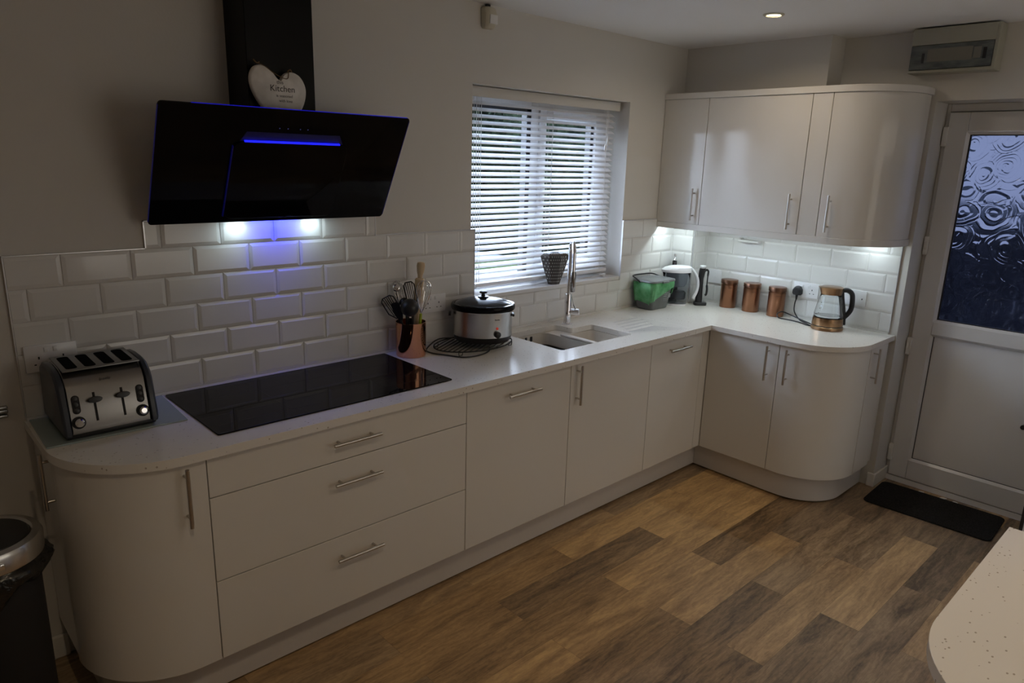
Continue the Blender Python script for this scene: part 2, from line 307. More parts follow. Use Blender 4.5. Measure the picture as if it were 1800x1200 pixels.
def obj(name, bm, m, parent=None, smooth=True, loc=None, bev=0.0, bseg=2, angle=35):
    bmesh.ops.recalc_face_normals(bm, faces=bm.faces)
    me = bpy.data.meshes.new(name); bm.to_mesh(me); bm.free()
    o = bpy.data.objects.new(name, me); COL.objects.link(o)
    me.materials.append(M[m] if isinstance(m, str) else m)
    if smooth:
        for p in me.polygons: p.use_smooth = True
        me.set_sharp_from_angle(angle=math.radians(angle))
    if parent is not None:
        o.parent = parent
    if loc is not None: o.location = loc
    if bev:
        md = o.modifiers.new('bevel', 'BEVEL'); md.width = bev; md.segments = bseg; md.limit_method = 'ANGLE'; md.angle_limit = math.radians(40)
    return o
def wobj(name, bm, m, parent, **k):
    """mesh given in world coordinates, parented (parents have no rotation)"""
    w = Vector((0, 0, 0)); p = parent
    while p is not None: w += Vector(p.location); p = p.parent
    bmesh.ops.translate(bm, vec=-w, verts=bm.verts)
    return obj(name, bm, m, parent, **k)
def tag(o, label, cat, group=None):
    o['label'] = label; o['category'] = cat
    if group: o['group'] = group
    return o
def thing(name, label, cat, loc=(0, 0, 0), rz=0.0, group=None):
    o = bpy.data.objects.new(name, None); COL.objects.link(o); o.location = loc; o.rotation_euler = (0, 0, rz)
    o.empty_display_size = 0.05
    return tag(o, label, cat, group)
def top(o, bm_origin=None): return o
def center_origin(o, p):
    """move the origin of a top-level mesh to world point p without moving the mesh"""
    o.data.transform(Matrix.Translation(-Vector(p))); o.location = p; return o
def struct(name, bm, m, parent=None, **k):
    o = obj(name, bm, m, parent, **k)
    if parent is None: o['kind'] = 'structure'
    return o
def dup(root, loc, rz=None, label=None):
    r = root.copy(); COL.objects.link(r); r.location = loc
    if rz is not None: r.rotation_euler = (0, 0, rz)
    if label: r['label'] = label
    for ch in list(root.children):
        c = ch.copy(); COL.objects.link(c); c.parent = r
        for g in list(ch.children):
            d = g.copy(); COL.objects.link(d); d.parent = c
    return r
def text(name, body, size, m, parent, mtx, ext=0.0004, align='CENTER', space=1.0):
    cu = bpy.data.curves.new(name, 'FONT'); cu.body = body; cu.size = size; cu.extrude = ext; cu.align_x = align; cu.space_line = space
    to = bpy.data.objects.new(name, cu); COL.objects.link(to)
    dg = bpy.context.evaluated_depsgraph_get(); me = bpy.data.meshes.new_from_object(to.evaluated_get(dg))
    bpy.data.objects.remove(to); bpy.data.curves.remove(cu)
    me.transform(mtx); o = bpy.data.objects.new(name, me); COL.objects.link(o); me.materials.clear(); me.materials.append(M[m]); o.parent = parent
    return o

# ------------------------------------------------------------------ measures
ZW = 0.873; ZT = 1.3965; TX = 0.2025; TZ = 0.1025; A = 1.0783
X1 = 4.611; XB = 4.444; YB = -0.155; YS = -0.862; YR = -1.345; XD = 4.80
WX0, WX1, WZ0, WZ1 = 2.768, 3.920, 1.072, 2.0545
FY = -0.579     # front of the doors, long run
FX = 4.0206     # front of the doors, right run
RX0, RY0 = -0.9, -4.6   # hidden far sides of the room

# ------------------------------------------------------------------ room
bm = B()   # back wall with window opening, 0.3 thick
for a in ((RX0, WX0, 0, ZC), (WX1, X1 + 0.3, 0, ZC), (WX0, WX1, 0, WZ0 - 0.02), (WX0, WX1, WZ1, ZC)):
    box(bm, a[0], a[1], 0, 0.28, a[2], a[3])
struct('wall_back', bm, 'wall', smooth=False)
bm = B()
box(bm, X1, X1 + 0.29, YR, 0, 0, ZC)                # up to the door reveal
box(bm, X1, X1 + 0.29, -2.24, YR, 2.0605, ZC)       # over the door
box(bm, X1, X1 + 0.29, RY0, -2.24, 0, ZC)
struct('wall_right', bm, 'wall', smooth=False)
bm = B()   # boxed in pipe run: low part in the corner, deep part above the cupboards
box(bm, XB, X1, YB, 0, 0, 2.10)
box(bm, XB, X1, YS, 0, 2.10, ZC)
struct('wall_boxing', bm, 'wall', smooth=False)
struct('wall_left', box(B(), RX0 - 0.1, RX0, RY0, 0.28, 0, ZC), 'wall', smooth=False)
struct('wall_front', box(B(), RX0, X1 + 0.3, RY0 - 0.1, RY0, 0, ZC), 'wall', smooth=False)
for nm, bmx in [('fill_panel_frame', [(2.02, 2.10, RY0 - 0.02, RY0 + 0.02, 0, 2.2), (4.30, 4.38, RY0 - 0.02, RY0 + 0.02, 0, 2.2), (2.1, 4.3, RY0 - 0.02, RY0 + 0.02, 2.15, 2.2), (2.1, 4.3, RY0 - 0.02, RY0 + 0.02, 0, 0.5)])]:  # unseen frame added around the fill panel, not a known door
    bm = B()
    for a in bmx: box(bm, *a)
    struct(nm, bm, 'upvc', smooth=False)
struct('ceiling', box(B(), RX0 - 0.1, X1 + 0.3, RY0 - 0.1, 0.28, ZC, ZC + 0.1), 'ceil', smooth=False)

# floor: planks laid along the long run, 932 x 150 mm, half-lapped as in the photograph
bm = B(); lay = bm.loops.layers.float_color.new('tone')
PL = 0.932; y = -0.62 + 0.15 * 5; r = -5
tones = {(0, 0): (0.72, 0.05), (0, 1): (0.74, 0.0), (0, -1): (0.52, 0.1), (1, 0): (0.30, 0.35), (1, 1): (0.74, 0.0), (1, -1): (0.50, 0.1),
         (2, 0): (0.74, 0.05), (2, -1): (0.50, 0.15), (2, 1): (0.72, 0.0), (3, 0): (0.62, 0.15), (3, 1): (0.27, 0.25), (3, -1): (0.62, 0.1), (3, 2): (0.30, 0.9),
         (4, 0): (0.64, 0.2), (4, 1): (0.38, 0.7), (4, -1): (0.40, 0.3), (5, 0): (0.30, 0.5), (5, 1): (0.50, 0.6), (5, -1): (0.42, 0.3),
         (6, 0): (0.58, 0.35), (6, 1): (0.42, 0.7), (6, -1): (0.36, 0.5), (7, 0): (0.34, 0.7), (7, 1): (0.66, 0.45), (7, 2): (0.40, 0.8),
         (8, 0): (0.38, 0.85), (8, 1): (0.26, 0.95), (8, -1): (0.42, 0.6), (9, 0): (0.40, 0.8), (9, 1): (0.58, 0.6), (9, -1): (0.4, 0.7),
         (10, 0): (0.45, 0.8), (10, 1): (0.30, 0.9)}
rf = random.Random(3)
while y > RY0:
    off = 2.756 if r % 2 == 0 else 2.756 - PL / 2
    for k in range(-5, 4):
        xa, xb = off + k * PL, off + (k + 1) * PL
        xa, xb = max(xa, RX0), min(xb, X1 + 0.3)
        if xa >= xb: continue
        kk = k
        if r % 2: kk = k  # odd rows: index 0 = 2.29..3.22
        t = tones.get((r, kk), (rf.uniform(0.3, 0.7), rf.uniform(0.1, 0.8)))
        vs = [bm.verts.new(p) for p in ((xa + 0.0004, y - 0.1496, 0), (xb - 0.0004, y - 0.1496, 0), (xb - 0.0004, y - 0.0004, 0), (xa + 0.0004, y - 0.0004, 0))]
        f = bm.faces.new(vs); bl = rf.random()
        for lp in f.loops: lp[lay] = (t[0], t[1], bl, 1)
    y -= 0.15; r += 1
# dark sub-floor under the hairline joints
vs = [bm.verts.new(p) for p in ((RX0, RY0, -0.003), (X1 + 0.3, RY0, -0.003), (X1 + 0.3, 0.14, -0.003), (RX0, 0.14, -0.003))]
f = bm.faces.new(vs)
for lp in f.loops: lp[lay] = (0.0, 0.5, 0.1, 1)
struct('floor', bm, 'floor', smooth=False)

# skirting
def skirting(name, segs):
    bm = B()
    for x0, x1, y0, y1 in segs:
        box(bm, x0, x1, y0, y1, 0, 0.070); 
        cx0, cx1, cy0, cy1 = x0, x1, y0, y1
    return struct(name, bm, 'wood_white', bev=0.004)
bm = B(); box(bm, RX0, 0.955, -0.016, 0, 0, 0.085); struct('baseboard_back', bm, 'wood_white', bev=0.005)
bm = B()
prism(bm, [(X1 - 0.016, -1.315), (X1 - 0.016, YR - 0.012), (XD - 0.002, YR - 0.012), (XD - 0.002, YR - 0.0005), (X1 - 0.0005, YR - 0.0005), (X1 - 0.0005, -1.315)], 0, 0.078)
struct('baseboard_right', bm, 'wood_white', bev=0.005)

# ------------------------------------------------------------------ tiles
def tile_poly(bm, x0, x1, z0, z1, fx0, fx1, fz0, fz1, place, g=0.0013, th=0.008, bv=0.013):
    """one metro tile clipped to x0..x1,z0..z1; full tile extent fx*, fz* fixes where the bevels are"""
    def cl(v, a, b): return max(a, min(b, v))
    X0, X1_, Z0, Z1_ = max(x0, fx0 + g), min(x1, fx1 - g), max(z0, fz0 + g), min(z1, fz1 - g)
    if X1_ - X0 < 0.004 or Z1_ - Z0 < 0.004: return
    ix0, ix1, iz0, iz1 = cl(fx0 + bv, X0, X1_), cl(fx1 - bv, X0, X1_), cl(fz0 + bv, Z0, Z1_), cl(fz1 - bv, Z0, Z1_)
    def h(v, a, b):   # height of tile face at coordinate: edge lower
        return 0.0
    eh = 0.0052
    def hz(x, z):
        d = min(x - fx0, fx1 - x, z - fz0, fz1 - z) / bv
        return eh + (th - eh) * max(0, min(1, d))
    o = [(X0, Z0), (X1_, Z0), (X1_, Z1_), (X0, Z1_)]; i = [(ix0, iz0), (ix1, iz0), (ix1, iz1), (ix0, iz1)]
    base = [bm.verts.new(place(x, 0.0, z)) for x, z in o]
    ov = [bm.verts.new(place(x, hz(x, z), z)) for x, z in o]
    iv = [bm.verts.new(place(x, hz(x, z), z)) for x, z in i]
    for a in range(4):
        b = (a + 1) % 4
        bm.faces.new((base[a], base[b], ov[b], ov[a]))
        if (Vector(ov[a].co) - Vector(iv[a].co)).length > 1e-5 or (Vector(ov[b].co) - Vector(iv[b].co)).length > 1e-5:
            try: bm.faces.new((ov[a], ov[b], iv[b], iv[a]))
            except ValueError: pass
    bm.faces.new(iv)
ZS = ZW + 0.012
def tile_run(name, parent_name, x0, x1, z0, ztop, place, phase, rows=range(0, 6), cut=None):
    bm = B()
    for k in rows:                              # row k hangs below ZT - (k-1)*TZ ; row 0 is above ZT
        fz1 = ZT - (k - 1) * TZ; fz0 = fz1 - TZ
        if fz1 < z0 or fz0 > ztop: continue
        ph = phase if k % 2 == 1 else phase + TX / 2
        j0 = math.floor((x0 - ph) / TX) - 1
        for j in range(j0, j0 + 40):
            fx0 = ph + j * TX; fx1 = fx0 + TX
            if fx1 < x0 or fx0 > x1: continue
            tile_poly(bm, x0, x1, z0, ztop, fx0, fx1, fz0, fz1, place)
    return bm
# long wall
back = lambda x, h, z: (x, -0.0005 - h, z)
tl = bpy.data.objects['wall_back']
bm = tile_run('', '', 0.930, 2.785, ZS, ZT, back, A, range(1, 6))
b2 = tile_run('', '', 1.332, 2.2335, ZT, 1.488, back, A, range(0, 1)); me = bpy.data.meshes.new('t'); b2.to_mesh(me); bm.from_mesh(me)
b2.free(); b2 = tile_run('', '', 2.785, WX1, ZS, WZ0 - 0.022, back, A, range(4, 6)); b2.to_mesh(me); bm.from_mesh(me); b2.free()
b2 = tile_run('', '', WX1 + 0.001, XB, ZS, ZT, back, A, range(1, 6)); b2.to_mesh(me); bm.from_mesh(me); b2.free()
struct('splashback_tiles', bm, 'tile', tl, smooth=False)
bm = B()
box(bm, 0.929, 2.785, -0.004, 0, ZS - 0.004, ZT - 0.001); box(bm, 1.331, 2.2345, -0.004, 0, ZT - 0.001, 1.488)
box(bm, 2.785, WX1, -0.004, 0, ZS - 0.004, WZ0 - 0.021); box(bm, WX1, XB, -0.004, 0, ZS - 0.004, ZT - 0.001)
struct('grout', bm, 'grout', tl, smooth=False)
bm = B()     # slim metal edge trim following the stepped outline
for a in ((0.9255, 0.929, ZS - 0.004, ZT + 0.002), (0.9255, 1.331, ZT, ZT + 0.003), (1.328, 1.3315, ZT, 1.491), (1.328, 2.238, 1.488, 1.491),
          (2.2345, 2.238, ZT, 1.491), (2.238, 2.789, ZT, ZT + 0.003), (2.785, 2.789, WZ0 - 0.004, ZT + 0.003), (WX1 - 0.001, WX1 + 0.0015, WZ0, ZT + 0.002), (WX1, XB, ZT, ZT + 0.003)):
    box(bm, a[0], a[1], -0.0095, 0, a[2], a[3])
struct('tile_edge_trim', bm, 'trim', tl, smooth=False)
# boxing face, its return and the right wall
bx = bpy.data.objects['wall_boxing']; wr = bpy.data.objects['wall_right']
pb = lambda s, h, z: (XB - 0.0005 - h, -s, z)
bm = tile_run('', '', 0.008, -YB - 0.002, ZS, ZT - 0.001, pb, 0.10, range(1, 6))
b2 = tile_run('', '', XB, X1, ZS, ZT - 0.001, lambda x, h, z: (x, YB - 0.0005 - h, z), XB + 0.03, range(1, 6)); b2.to_mesh(me); bm.from_mesh(me); b2.free()
struct('chase_tiles', bm, 'tile', bx, smooth=False)
bm = B(); box(bm, XB - 0.004, XB, YB, 0, ZS - 0.004, ZT); box(bm, XB, X1, YB - 0.004, YB, ZS - 0.004, ZT); struct('chase_grout', bm, 'grout', bx, smooth=False)
bm = B(); box(bm, XB - 0.0095, XB - 0.005, YB - 0.0095, YB - 0.004, ZS, ZT); struct('corner_trim', bm, 'trim', bx, smooth=False)
bm = tile_run('', '', -YB + 0.008, 1.303, ZS, ZT - 0.001, lambda s, h, z: (X1 - 0.0005 - h, -s, z), 0.235, range(1, 6))
struct('right_wall_tiles', bm, 'tile', wr, smooth=False)
bm = B(); box(bm, X1 - 0.004, X1, -1.303, YB, ZS - 0.004, ZT); struct('right_wall_grout', bm, 'grout', wr, smooth=False)
bm = B(); box(bm, X1 - 0.0095, X1, -1.3065, -1.303, ZS, ZT); struct('right_edge_trim', bm, 'trim', wr, smooth=False)
# bead of sealant along the worktop
bm = B(); box(bm, 0.93, XB - 0.001, -0.009, 0, ZW + 0.0003, ZS - 0.002); struct('worktop_sealant', bm, 'white', tl, smooth=False)
bm = B(); box(bm, X1 - 0.009, X1, -1.303, YB - 0.001, ZW + 0.0003, ZS - 0.002); struct('right_worktop_sealant', bm, 'white', wr, smooth=False)

# ------------------------------------------------------------------ window (set back in the reveal)
YF = 0.150
win = bpy.data.objects.new('window_1', None); COL.objects.link(win); win['kind'] = 'structure'; win.location = (0, 0, 0)
bm = B(); box(bm, WX0, WX1, -0.002, YF + 0.10, WZ0 - 0.02, WZ0); struct('window_sill', bm, 'upvc', win, bev=0.002)
bm = B()
fr = [(WX0, 2.83, WZ0, WZ1), (3.297, 3.350, WZ0, WZ1), (3.868, WX1, WZ0, WZ1), (2.83, 3.297, WZ0, 1.125), (3.350, 3.868, WZ0, 1.125), (2.83, 3.297, 1.985, WZ1), (3.350, 3.868, 1.985, WZ1)]
for a in fr: box(bm, a[0], a[1], YF, YF + 0.07, a[2], a[3])
struct('window_frame', bm, 'upvc', win, bev=0.003)
bm = B()  # opening casement on the right
for a in ((3.353, 3.398, 1.13, 1.98), (3.800, 3.862, 1.13, 1.98), (3.398, 3.800, 1.13, 1.175), (3.398, 3.800, 1.935, 1.98)):
    box(bm, a[0], a[1], YF - 0.012, YF + 0.05, a[2], a[3])
struct('window_casement', bm, 'upvc', win, bev=0.003)
bm = B()
for a in ((3.268, 3.297, 1.125, 1.985), (2.83, 2.842, 1.125, 1.985), (3.776, 3.800, 1.175, 1.935), (3.398, 3.406, 1.175, 1.935)):
    box(bm, a[0], a[1], YF + 0.005, YF + 0.045, a[2], a[3])
box(bm, 2.83, 3.297, YF + 0.005, YF + 0.045, 1.960, 1.985)
struct('window_gasket', bm, 'gasket', win, smooth=False)
bm = B(); box(bm, 2.83, 3.297, YF + 0.030, YF + 0.034, 1.125, 1.985); box(bm, 3.398, 3.800, YF + 0.030, YF + 0.034, 1.175, 1.935)
struct('window_glass', bm, 'pane', win, smooth=False)
bm = B(); box(bm, 3.366, 3.386, YF - 0.030, YF - 0.012, 1.50, 1.60, 0.004)
struct('window_handle', bm, 'upvc', win)

# venetian blind
bl = thing('venetian_blind', 'white venetian blind with open slats covering the window', 'blind', (3.33, 0.088, 1.10))
bm = B(); box(bm, 2.772, 3.897, 0.050, 0.060, 2.004, 2.051, 0.002); box(bm, 3.887, 3.897, 0.060, 0.09, 2.004, 2.051); wobj('valance', bm, 'valance', bl)
bm = B(); box(bm, 2.775, 3.886, 0.066, 0.110, 2.01, 2.045); wobj('headrail', bm, 'upvc', bl, bev=0.002)
bm = B(); YM = 0.088
for i in range(29):
    z = 1.982 - i * 0.0300
    t = math.radians(30 if i < 27 else 24); wv = 0.0175; x0, x1 = 2.776, 3.884
    if i == 24: t = math.radians(20)
    cs, sn = math.cos(t), math.sin(t); R = []
    for xx in (x0, x1):
        ring = []
        for s in (-1, -0.5, 0, 0.5, 1):
            ring.append((xx, YM + s * wv * cs, z + s * wv * sn + 0.0012 * (1 - s * s)))
        for s in (1, 0.5, 0, -0.5, -1):
            ring.append((xx, YM + s * wv * cs, z + s * wv * sn + 0.0012 * (1 - s * s) - 0.0016))
        R.append(ring)
    ring_loft(bm, R)
wobj('slats', bm, 'blind', bl, angle=50)
bm = B(); box(bm, 2.776, 3.884, 0.070, 0.106, 1.096, 1.116, 0.004); wobj('bottom_rail', bm, 'blind', bl)
bm = B()
bm.free()
for x in (2.885, 3.38, 3.822):
    for dx, dy in ((0, -0.0165), (0, 0.0165), (0.012, 0)):
        bm = B(); tube(bm, [(x + dx, YM + dy, 1.11), (x + dx, YM + dy, 2.01)], 0.0008, 5); wobj('ladder_cord', bm, 'cord', bl)
for k, (x, zb) in enumerate(((2.815, 1.11), (2.829, 1.09), (2.845, 1.13), (2.860, 1.085))):
    bm = B(); tube(bm, [(x, 0.062, 2.005), (x + 0.004, 0.063, 1.6), (x + 0.002, 0.063, zb + 0.012)], 0.0011, 5); wobj('pull_cord', bm, 'cord', bl)
for x in (3.800, 3.817):
    bm = B(); tube(bm, [(x, 0.063, 2.005), (x, 0.063, 1.82)], 0.0010, 5); wobj('pull_cord', bm, 'cord', bl)
for x, z in ((3.800, 1.80), (3.817, 1.83)):
    bm = B(); lathe(bm, [(0.002, z + 0.025), (0.005, z + 0.018), (0.007, z - 0.01), (0.005, z - 0.014)], x, 0.0625, 10); wobj('cord_tassel', bm, 'white', bl)

# ------------------------------------------------------------------ what stands outside
out = struct('ground_outside', box(B(), -40, 60, 0.29, 90, -0.4, -0.3), 'tarmac', smooth=False)
def blob_hedge(name, x0, x1, y0, y1, z1, label, cat):
    bm = B(); box(bm, x0, x1, y0, y1, -0.3, z1)
    bmesh.ops.subdivide_edges(bm, edges=bm.edges[:], cuts=10, use_grid_fill=True)
    for v in bm.verts:
        if v.co.z > -0.29: v.co += Vector((rf.uniform(-.18, .18), rf.uniform(-.18, .18), rf.uniform(-.2, .2)))
    o = obj(name, bm, 'hedge'); tag(o, label, cat); center_origin(o, ((x0 + x1) / 2, (y0 + y1) / 2, -0.3)); return o
blob_hedge('hedge', 8.5, 19, 11.0, 12.2, 1.75, 'dark green clipped hedge across the road, seen through the window blind', 'hedge')
blob_hedge('conifer_hedge', 11.0, 17.5, 8.6, 10.0, 3.3, 'tall dark evergreen hedge seen behind the right pane of the window', 'hedge')
bm = B(); box(bm, 4, 40, 7.2, 8.2, -0.3, -0.26); o = obj('grass_verge', bm, 'grass', smooth=False); tag(o, 'green grass verge along the foot of the hedge outside', 'grass'); o['kind'] = 'stuff'
hs = thing('terraced_house', 'red brick house with grey roof seen through the upper blind slats', 'house', (16, 27, -0.3))
bm = B(); box(bm, 8, 34, 24, 32, -0.3, 4.6); wobj('house_wall', bm, 'brick', hs, smooth=False)
bm = B(); ring_loft(bm, [[(7.7, 23.6, 4.6), (7.7, 28, 7.4), (7.7, 32.4, 4.6)], [(34.3, 23.6, 4.6), (34.3, 28, 7.4), (34.3, 32.4, 4.6)]]); wobj('house_roof', bm, 'roof', hs, smooth=False)
for x in (16.0, 19.4, 22.5, 26.0):
    bm = B(); box(bm, x, x + 1.3, 23.93, 24.0, 2.9, 4.0); wobj('house_window', bm, 'upvc', hs, smooth=False)
# ------------------------------------------------------------------ back door
dr = bpy.data.objects.new('door_1', None); COL.objects.link(dr); dr['kind'] = 'structure'; dr.location = (XD, -1.8, 0)
yL, yR = -1.363, -2.205
bm = B()
box(bm, XD - 0.005, XD + 0.07, yL, YR - 0.0005, 0, 2.06); box(bm, XD - 0.005, XD + 0.07, -2.24, yR, 0, 2.06); box(bm, XD - 0.005, XD + 0.07, yR, yL, 2.022, 2.06)
box(bm, XD - 0.02, XD + 0.07, -2.24, YR - 0.0005, 0.0, 0.032)
box(bm, XD + 0.046, XD + 0.069, -2.23, -1.35, 1.985, 2.06); box(bm, XD + 0.046, XD + 0.069, -1.395, -1.35, 0.03, 2.0); box(bm, XD + 0.046, XD + 0.069, -2.23, -2.18, 0.03, 2.0); box(bm, XD + 0.046, XD + 0.069, -2.2, -1.38, 0.03, 0.07)
wobj('door_frame', bm, 'upvc', dr, bev=0.003)
gy0, gz0, gz1 = -1.470, 0.957, 1.912; pz0, pz1 = 0.160, 0.868; gy1 = -2.098
bm = B()
for a in ((yL - 0.002, gy0 + 0.012, 0.036, 2.018), (gy1 - 0.012, yR + 0.002, 0.036, 2.018), (gy0 + 0.012, gy1 - 0.012, 0.036, pz0 - 0.01), (gy0 + 0.012, gy1 - 0.012, pz1 + 0.008, gz0 - 0.008), (gy0 + 0.012, gy1 - 0.012, gz1 + 0.010, 2.018)):
    box(bm, XD - 0.022, XD + 0.045, min(a[0], a[1]), max(a[0], a[1]), a[2], a[3])
leaf = wobj('door_leaf', bm, 'upvc', dr, bev=0.004)
bm = B()
def bead(bm, y0, y1, z0, z1, w, xa, xb):   # sloping glazing bead, picture-frame mitred
    o = [(xa, y0, z0), (xa, y1, z0), (xa, y1, z1), (xa, y0, z1)]; s = 1 if y1 > y0 else -1
    i = [(xb, y0 + s * w, z0 + w), (xb, y1 - s * w, z0 + w), (xb, y1 - s * w, z1 - w), (xb, y0 + s * w, z1 - w)]
    ov = [bm.verts.new(p) for p in o]; iv = [bm.verts.new(p) for p in i]; kv = [bm.verts.new((xb + 0.02, p[1], p[2])) for p in i]
    for a in range(4):
        b = (a + 1) % 4; bm.faces.new((ov[a], ov[b], iv[b], iv[a])); bm.faces.new((iv[a], iv[b], kv[b], kv[a]))
bead(bm, gy0 + 0.014, gy1 - 0.014, gz0 - 0.012, gz1 + 0.012, 0.014, XD - 0.023, XD - 0.010)
bead(bm, gy0 + 0.014, gy1 - 0.014, pz0 - 0.012, pz1 + 0.010, 0.013, XD - 0.023, XD - 0.010)
wobj('glazing_bead', bm, 'upvc', dr, smooth=False)
bm = B()
def rim(bm, y0, y1, z0, z1, w, x):
    y0, y1 = min(y0, y1), max(y0, y1)
    box(bm, x, x + 0.01, y0, y0 + w, z0, z1); box(bm, x, x + 0.01, y1 - w, y1, z0, z1)
    box(bm, x, x + 0.01, y0 + w, y1 - w, z0, z0 + w); box(bm, x, x + 0.01, y0 + w, y1 - w, z1 - w, z1)
rim(bm, gy0, gy1, gz0, gz1, 0.007, XD - 0.008); rim(bm, gy0, gy1, pz0, pz1, 0.0025, XD - 0.009)
wobj('door_gasket', bm, 'gasket', dr, smooth=False)
bm = B(); box(bm, XD - 0.003, XD + 0.004, gy1, gy0, gz0, gz1); wobj('door_glass', bm, 'obscure', dr, smooth=False)
bm = B(); box(bm, XD - 0.003, XD + 0.02, gy1, gy0, pz0, pz1); wobj('door_panel', bm, 'upvc', dr, smooth=False)
for z in (1.90, 1.345, 0.795, 0.172):
    bm = B(); box(bm, XD - 0.034, XD - 0.005, -1.374, -1.350, z - 0.048, z + 0.048, 0.003); box(bm, XD - 0.036, XD - 0.030, -1.366, -1.352, z - 0.018, z + 0.018, 0.002)
    wobj('door_hinge', bm, 'white', dr)
bm = B(); lathe(bm, [(0.012, 0), (0.012, 0.008), (0.006, 0.010)], n=14); xf(bm, Matrix.Translation((XD - 0.003, -1.94, 0.487)) @ Matrix.Rotation(-PI / 2, 4, 'Y'))
wobj('door_buffer', bm, 'black', dr)
# garden fence beyond the door glass
fn = thing('garden_fence', 'dark fence and planting dimly seen through the patterned door glass', 'fence', (6.2, -1.8, -0.3))
bm = B()
for k in range(24): box(bm, 6.20 + 0.006 * (k % 2), 6.222 + 0.006 * (k % 2), -3.2 + k * 0.14, -3.065 + k * 0.14, -0.3, 1.36)
wobj('fence_board', bm, 'fence', fn, smooth=False)
bm = B(); box(bm, 6.23, 6.27, -3.2, 0.16, 1.2, 1.28); box(bm, 6.23, 6.27, -3.2, 0.16, 0.1, 0.18); wobj('fence_rail', bm, 'fence', fn, smooth=False)
struct('ground_yard', box(B(), X1 + 0.31, 9, -6, 0.28, -0.4, -0.3), 'tarmac', smooth=False)

# ------------------------------------------------------------------ worktops
def slab(name, outline, holes, grooves, z1, th, parent=None):
    bm = B()
    def loop(pts, z): return [bm.verts.new((x, y, z)) for x, y in pts]
    def edges(vs): return [bm.edges.new((vs[i], vs[(i + 1) % len(vs)])) for i in range(len(vs))]
    T = [loop(p, z1) for p in [outline] + holes]; G = [loop(p, z1) for p in grooves]; Bt = [loop(p, z1 - th) for p in [outline] + holes]
    es = [e for l in T + G for e in edges(l)]; bmesh.ops.triangle_fill(bm, edges=es, use_beauty=True)
    es = [e for l in Bt for e in edges(l)]; bmesh.ops.triangle_fill(bm, edges=es, use_beauty=True)
    for a, b in zip(T, Bt):
        n = len(a)
        for i in range(n): bm.faces.new((a[i], a[(i + 1) % n], b[(i + 1) % n], b[i]))
    for g in G:
        c = sum((v.co for v in g), Vector()) / len(g); n = len(g)
        lo = [bm.verts.new((c.x + (v.co.x - c.x) * 0.97, c.y + (v.co.y - c.y) * 0.25, z1 - 0.0015)) for v in g]
        for i in range(n): bm.faces.new((g[i], g[(i + 1) % n], lo[(i + 1) % n], lo[i]))
        bm.faces.new(lo)
    return bm
def arc(cx, cy, r, a0, a1, n=14, ry=None):
    ry = ry or r
    return [(cx + r * math.cos(math.radians(a0 + (a1 - a0) * k / n)), cy + ry * math.sin(math.radians(a0 + (a1 - a0) * k / n))) for k in range(n + 1)]
DW = 0.597
sink_cut = [(2.962, -0.458), (3.455, -0.458)] + arc(3.455, -0.438, 0.022, -90, 0, 4) + [(3.477, -0.20)] + arc(3.457, -0.205, 0.02, 0, 90, 4) + \
    [(3.345, -0.185)] + arc(3.335, -0.165, 0.02, 270, 180, 4) + [(3.312, -0.10)] + arc(3.288, -0.095, 0.022, 0, 90, 4) + [(2.97, -0.073)] + arc(2.968, -0.095, 0.022, 90, 180, 4) + [(2.946, -0.43)] + arc(2.966, -0.438, 0.02, 180, 270, 4)
def dedupe(p):
    o = []
    for q in p:
        if not o or math.hypot(q[0] - o[-1][0], q[1] - o[-1][1]) > 0.0015: o.append(q)
    if math.hypot(o[0][0] - o[-1][0], o[0][1] - o[-1][1]) < 0.0015: o.pop()
    return o
grooves = []
for k, (xa, xb, yy) in enumerate(((3.61, 3.83, -0.215), (3.575, 3.82, -0.262), (3.55, 3.80, -0.309), (3.53, 3.775, -0.356), (3.515, 3.74, -0.403))):
    grooves.append([(xa, yy), (xa + 0.02, yy - 0.006), (xb - 0.02, yy - 0.006), (xb, yy), (xb - 0.02, yy + 0.006), (xa + 0.02, yy + 0.006)])
ol = dedupe([(0.922, -0.0005)] + arc(1.222, -0.297, 0.30, 180, 270, 18) + [(3.8495, -DW), (3.8495, -0.0005)])
bm = slab('worktop', ol, [dedupe(sink_cut)], grooves, ZW, 0.028)
w1 = obj('worktop', bm, 'quartz', bev=0.003, bseg=2); tag(w1, 'long speckled white quartz worktop under the window, curved at its left end by the toaster', 'worktop')
center_origin(w1, (2.4, -0.3, ZW - 0.028))
ol = dedupe([(3.8505, -0.0005), (3.8505, -DW), (4.003, -DW)] + arc(4.303, -1.040, 0.30, 180, 270, 18) + [(X1 - 0.001, -1.338), (X1 - 0.001, YB - 0.0005), (XB - 0.0005, YB - 0.0005), (XB - 0.0005, -0.0005)])
bm = slab('worktop', ol, [], [], ZW, 0.028)
w2 = obj('worktop', bm, 'quartz', bev=0.003, bseg=2); tag(w2, 'white quartz corner worktop under the wall cupboards, carrying the kettle and canisters', 'worktop')
center_origin(w2, (4.3, -0.7, ZW - 0.028))

